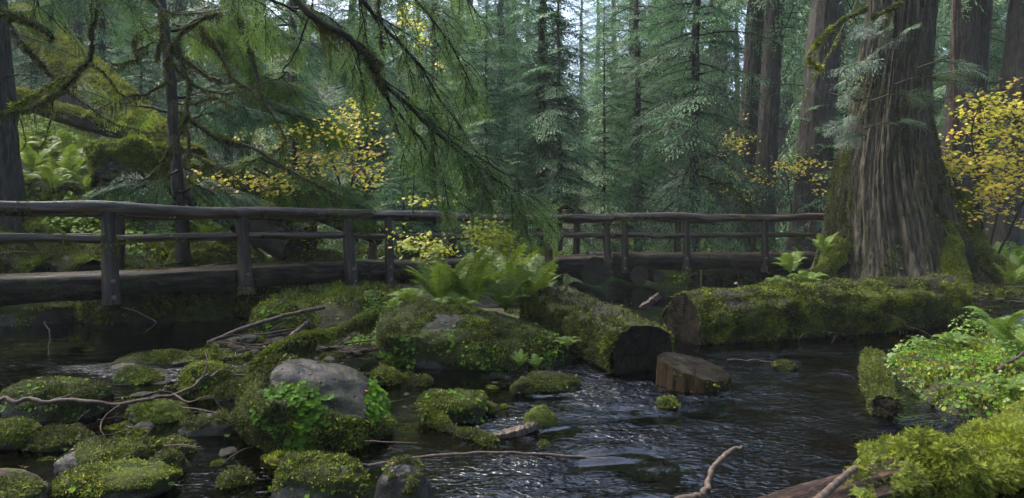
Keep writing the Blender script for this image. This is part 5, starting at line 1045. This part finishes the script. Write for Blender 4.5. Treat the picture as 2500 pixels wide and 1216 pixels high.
stick('fallen_branch', 'forked bare stick with pale bark sticking out of the water at the bottom', [A(1600, 1228, 3.55), A(1690, 1218, 3.6), A(1722, 1195, 3.65), A(1745, 1140, 3.75), A(1775, 1110, 3.8), A(1810, 1090, 3.85)], .024, .012, M_PALE, 989)
stick('fallen_branch', 'smooth tan stick stuck in the moss of the near trunk', [A(1985, 1235, 3.0), A(2030, 1190, 3.1), A(2088, 1142, 3.25)], .022, .014, M_PALE, 990, wob=.004)
stick('sunken_branch', 'long thin branch just breaking the water surface across the bottom centre', [A(900, 1140, 4.2), A(1000, 1120, 4.33), A(1120, 1108, 4.41), A(1240, 1106, 4.43), A(1390, 1114, 4.37), A(1480, 1122, 4.33)], .012, .010, M_STICK, 991, wob=.006)
stick('twig', 'thin brown twig lying on the water right of the stump', [G(1775, 884)+[0, 0, .02], G(1840, 883)+[0, 0, .02], G(1900, 886)+[0, 0, .01]], .010, .006, M_STICK, 992)
stick('twig', 'pale crooked twig hanging under the bridge over the left pool', [A(110, 785, 8.4), A(122, 820, 8.3), A(118, 850, 8.2), A(128, 875, 8.1)], .008, .004, M_PALE, 993)
stick('fallen_branch', 'dark forked branch dipping from under the bridge into the left pool', [A(240, 742, 9.4), A(310, 755, 9.3), A(360, 775, 9.3), A(380, 788, 9.2), A(350, 815, 9.1)], .014, .008, M_TWIG, 994)
stick('twig', 'reddish thin twig standing in front of the long fallen mossy log', [A(2030, 840, 8.0), A(2040, 815, 7.9), A(2005, 812, 7.9)], .007, .004, M_STICK, 995, twigs=[[A(1955, 860, 7.9), A(1953, 825, 7.9), A(1990, 812, 7.9), A(2000, 822, 7.9)]])
stick('twig', 'arching brown twig with a few leaves crossing the right end of the long mossy log', [A(2290, 830, 7.6), A(2230, 800, 7.6), A(2170, 770, 7.7), A(2150, 745, 7.7)], .008, .004, M_STICK, 996)
stick('fallen_branch', 'dark stick on the right bank above the near mossy trunk', [A(2440, 905, 5.8), A(2470, 880, 5.9), A(2510, 855, 6)], .018, .012, M_STICK, 997)
stick('fallen_branch', 'grey snag of roots in the pool left of the big cedar', [A(1795, 690, 12.6), A(1812, 705, 12.6), A(1850, 700, 12.7), A(1895, 692, 12.8)], .035, .015, M_PALE, 998, twigs=[[A(1812, 705, 12.6), A(1800, 660, 12.5), A(1785, 640, 12.4)], [A(1850, 700, 12.7), A(1875, 690, 12.6), A(1880, 710, 12.5)]])
def plank(name, label, a, b, wdt, th_, mat, seed, cat):
    a = np.array(a); b = np.array(b); n = 22; g = rng(seed); t = np.linspace(0, 1, n); d = unit(b-a); s_ = unit(np.cross(d, [0, 0, 1.])); u = np.cross(s_, d); rows = []
    for q in range(n):
        w2 = wdt*(.25+.75*math.sin(math.pi*min(1, max(.04, t[q]))**.8))*g.uniform(.8, 1.1); c = a+(b-a)*t[q]
        rows.append([c+s_*x*w2+u*(th_*(y+.35*g.random())) for x, y in ((-.5, -.5), (-.2, -.6), (.2, -.6), (.5, -.5), (.48, .4), (.2, .6), (-.1, .3), (-.45, .45))])
    m = MB(); m.add(np.array(rows).reshape(-1, 3), grid_faces(n, 8)); k = len(rows)*8; m.add([a, *rows[0]], [[0, 1+(q+1) % 8, 1+q] for q in range(8)]); m.add([b, *rows[-1]], [[0, 1+q, 1+(q+1) % 8] for q in range(8)])
    o = m.build(name, mat, None, origin=a); o.location = tuple(a); return tag(o, label, cat)
plank('wood_slab', 'splintered reddish wood slab floating beside the bright moss cushion', A(1196, 1075, 4.72), A(1314, 1040, 4.95), .11, .05, M_PALE, 1, 'driftwood')
plank('wood_slab', 'reddish broken chunk of wood jammed between the two mossy logs', A(1565, 755, 9.3), A(1612, 722, 9.3), .16, .07, M_STICK, 2, 'driftwood')
plank('wood_slab', 'rough grey broken branch piece propped among the drift sticks', A(700, 830, 8.2), A(762, 782, 8.4), .07, .05, M_PALE, 3, 'driftwood')
# debris jam of sticks: prototypes and copies
protos = []
g = rng(66)
for q in range(5):
    L = 1.0; m = MB(); tube(m, [(0, 0, 0), (.3, .04*g.normal(), .02), (.7, .07*g.normal(), .03), (1, .1*g.normal(), 0)], .016, .006, n=14, seg=6, wob=.02, seed=q)
    if q % 2: tube(m, [(.5, 0, .02), (.7, .16, .05), (.85, .26, .06)], .008, .003, n=6, seg=5)
    protos.append(m.build('drift_proto', (M_STICK, M_PALE, M_TWIG, M_PALE, M_TWIG)[q], None, smooth=True, mesh_only=True))
def drift(n, x0, x1, y0, y1, label, group, seed, sc=(.25, .9), az=.5, azs=.6, zoff=.09, th=None):
    g = rng(seed)
    for q in range(n):
        x = g.uniform(x0, x1); y = g.uniform(y0, y1); z = max(hz(x, y), float(water_z(x, y)))+zoff*g.random()+.01; o = bpy.data.objects.new('drift_stick', protos[q % 5]); COL.objects.link(o)
        s = g.uniform(*sc); o.scale = (s, s*.9, s*.9); o.location = (x, y, z); o.rotation_euler = (g.uniform(0, 6), g.normal(0, .1), az+g.normal(0, azs)); tag(o, label, 'stick', group)
drift(110, -3.9, -1.5, 7.9, 9.8, 'loose drift stick in the jam between the pool and the arched mossy branch', 'sticks of the drift jam below the bridge', 3)
drift(18, .75, 2.6, 9.3, 10.6, 'stick in the small jam between the two mossy logs', 'sticks jammed between the mossy logs', 4, (.2, .7))
drift(26, 7, 10, 11, 12.6, 'dead stick on the muddy ground right of the cedar roots', 'sticks on the ground right of the cedar', 5, (.3, 1.0), 0)
drift(22, -9, -4, 11.6, 13, 'fallen stick lying on the mossy bank behind the left rail', 'sticks on the bank behind the left rail', 6, (.4, 1.3), .3, 1.2, .12)
drift(26, -4.6, -2.2, 5.6, 7.4, 'thin stick caught in the left riffle', 'sticks in the left riffle', 7, (.2, .6), .3, .5)
pebs = []
for q in range(5):
    nr, nc = 16, 24; ph = np.linspace(.05, np.pi-.05, nr); th = np.linspace(0, 2*np.pi, nc, endpoint=False); P_, T_ = np.meshgrid(ph, th, indexing='ij')
    D = np.stack([np.sin(P_)*np.cos(T_), np.sin(P_)*np.sin(T_), np.cos(P_)], -1); D = D*(1+.35*fbm(D*1.5+q*7, 3, q))[..., None]*np.array([1, .75, .5])
    F = grid_faces(nr, nc)[:, ::-1]; m = MB(); m.add(D.reshape(-1, 3), F); sm_ = m.build('stone', M_ROCK, smooth=True, mesh_only=True)
    m = MB(); moss(m, D.reshape(-1, 3), F, 900, .16, rng(q), nmask(.1, .9, 1.2, 3, q)); pebs.append((sm_, m.build('moss', M_MOSS, mesh_only=True) if q % 3 else None))
def pebbles(n, x0, x1, y0, y1, label, group, seed, s0=.03, s1=.11):
    g = rng(seed)
    for q in range(n):
        x, y = g.uniform(x0, x1), g.uniform(y0, y1); s = g.uniform(s0, s1); a, b = pebs[q % 5]; o = empty('stream_stone', (x, y, max(hz(x, y)+s*.2, -s*.25)), label, 'stone', group, g.random()*6); o.scale = (s*1.3, s, s)
        c = bpy.data.objects.new('stone', a); COL.objects.link(c); c.parent = o
        if b: d = bpy.data.objects.new('moss', b); COL.objects.link(d); d.parent = o
pebbles(70, -4.2, -1.0, 4.2, 7.6, 'small dark wet stone among the mossy rocks of the left riffle', 'small stones of the left riffle', 21)
pebbles(40, -4.0, -1.5, 7.6, 9.4, 'small stone lying in the drift jam', 'small stones in the drift jam', 22, .04, .13)
pebbles(14, -1.0, .3, 4.6, 6.8, 'small stone breaking the water right of the pitted boulder', 'small stones in midstream', 23, .02, .06)
drift(26, -3.6, -1.0, 4.3, 6.4, 'thin bare stick lying across the mossy rocks at lower left', 'sticks across the lower left rocks', 8, (.18, .6), .4, .7, .10)
m = MB(); g = rng(88)
for kk, (V, F) in RK.items():
    n = 900 if kk in ('mid', 'left') else 260; P, N = sample(V, F, n, g); k_ = (N[:, 2] > .35) & (g.random(n) < .35); P, N = P[k_], N[k_]; n = len(P)
    M = basis(g.normal(0, 1, (n, 3))*[1, 1, .25], unit(N+g.normal(0, .25, (n, 3))))*g.uniform(.012, .03, n)[:, None, None]; M[:, :, 1] *= g.uniform(.2, 1, n)[:, None]
    inst(m, STAR[0], STAR[1], M, P+N*.022, g.random(n))
c = np.array([-1.5, 6, 0.]); b = m.build('leaf_litter', M_LIT, None, origin=c); b.location = tuple(c); tag(b, 'tiny brown needles and leaf scraps strewn on the mossy rocks', 'leaf litter', None, 'stuff')
# mossy root mound (upturned roots)
V, F = rock('mossy mound of upturned roots on the left slope under the fallen trunk', at(312, 400, 13.8), (.7, .6, .5), 71, 0, -.3, 3600, .05, .8, M_MOSSB, (70, 50), name='root_mound', cat='root mound', amp=.6)

# ------------------------------------------------------------------ haze
m, t = newmat('mist'); k = NT(t); pv = t.nodes.new('ShaderNodeVolumePrincipled'); pv.inputs['Color'].default_value = (.86, .93, .92, 1); pv.inputs['Density'].default_value = .0008; pv.inputs['Anisotropy'].default_value = .0
o = k.n('OutputMaterial'); k.l(pv.outputs[0], o.inputs['Volume'])
c = MB(); x0, x1, y0, y1, z0, z1 = -170, 170, -65, 205, -1.8, 46
c.add([[x0, y0, z0], [x1, y0, z0], [x1, y1, z0], [x0, y1, z0], [x0, y0, z1], [x1, y0, z1], [x1, y1, z1], [x0, y1, z1]], [[0, 3, 2, 1], [4, 5, 6, 7], [0, 1, 5, 4], [1, 2, 6, 5], [2, 3, 7, 6], [3, 0, 4, 7]])
hz_o = c.build('haze', m); hz_o['kind'] = 'stuff'
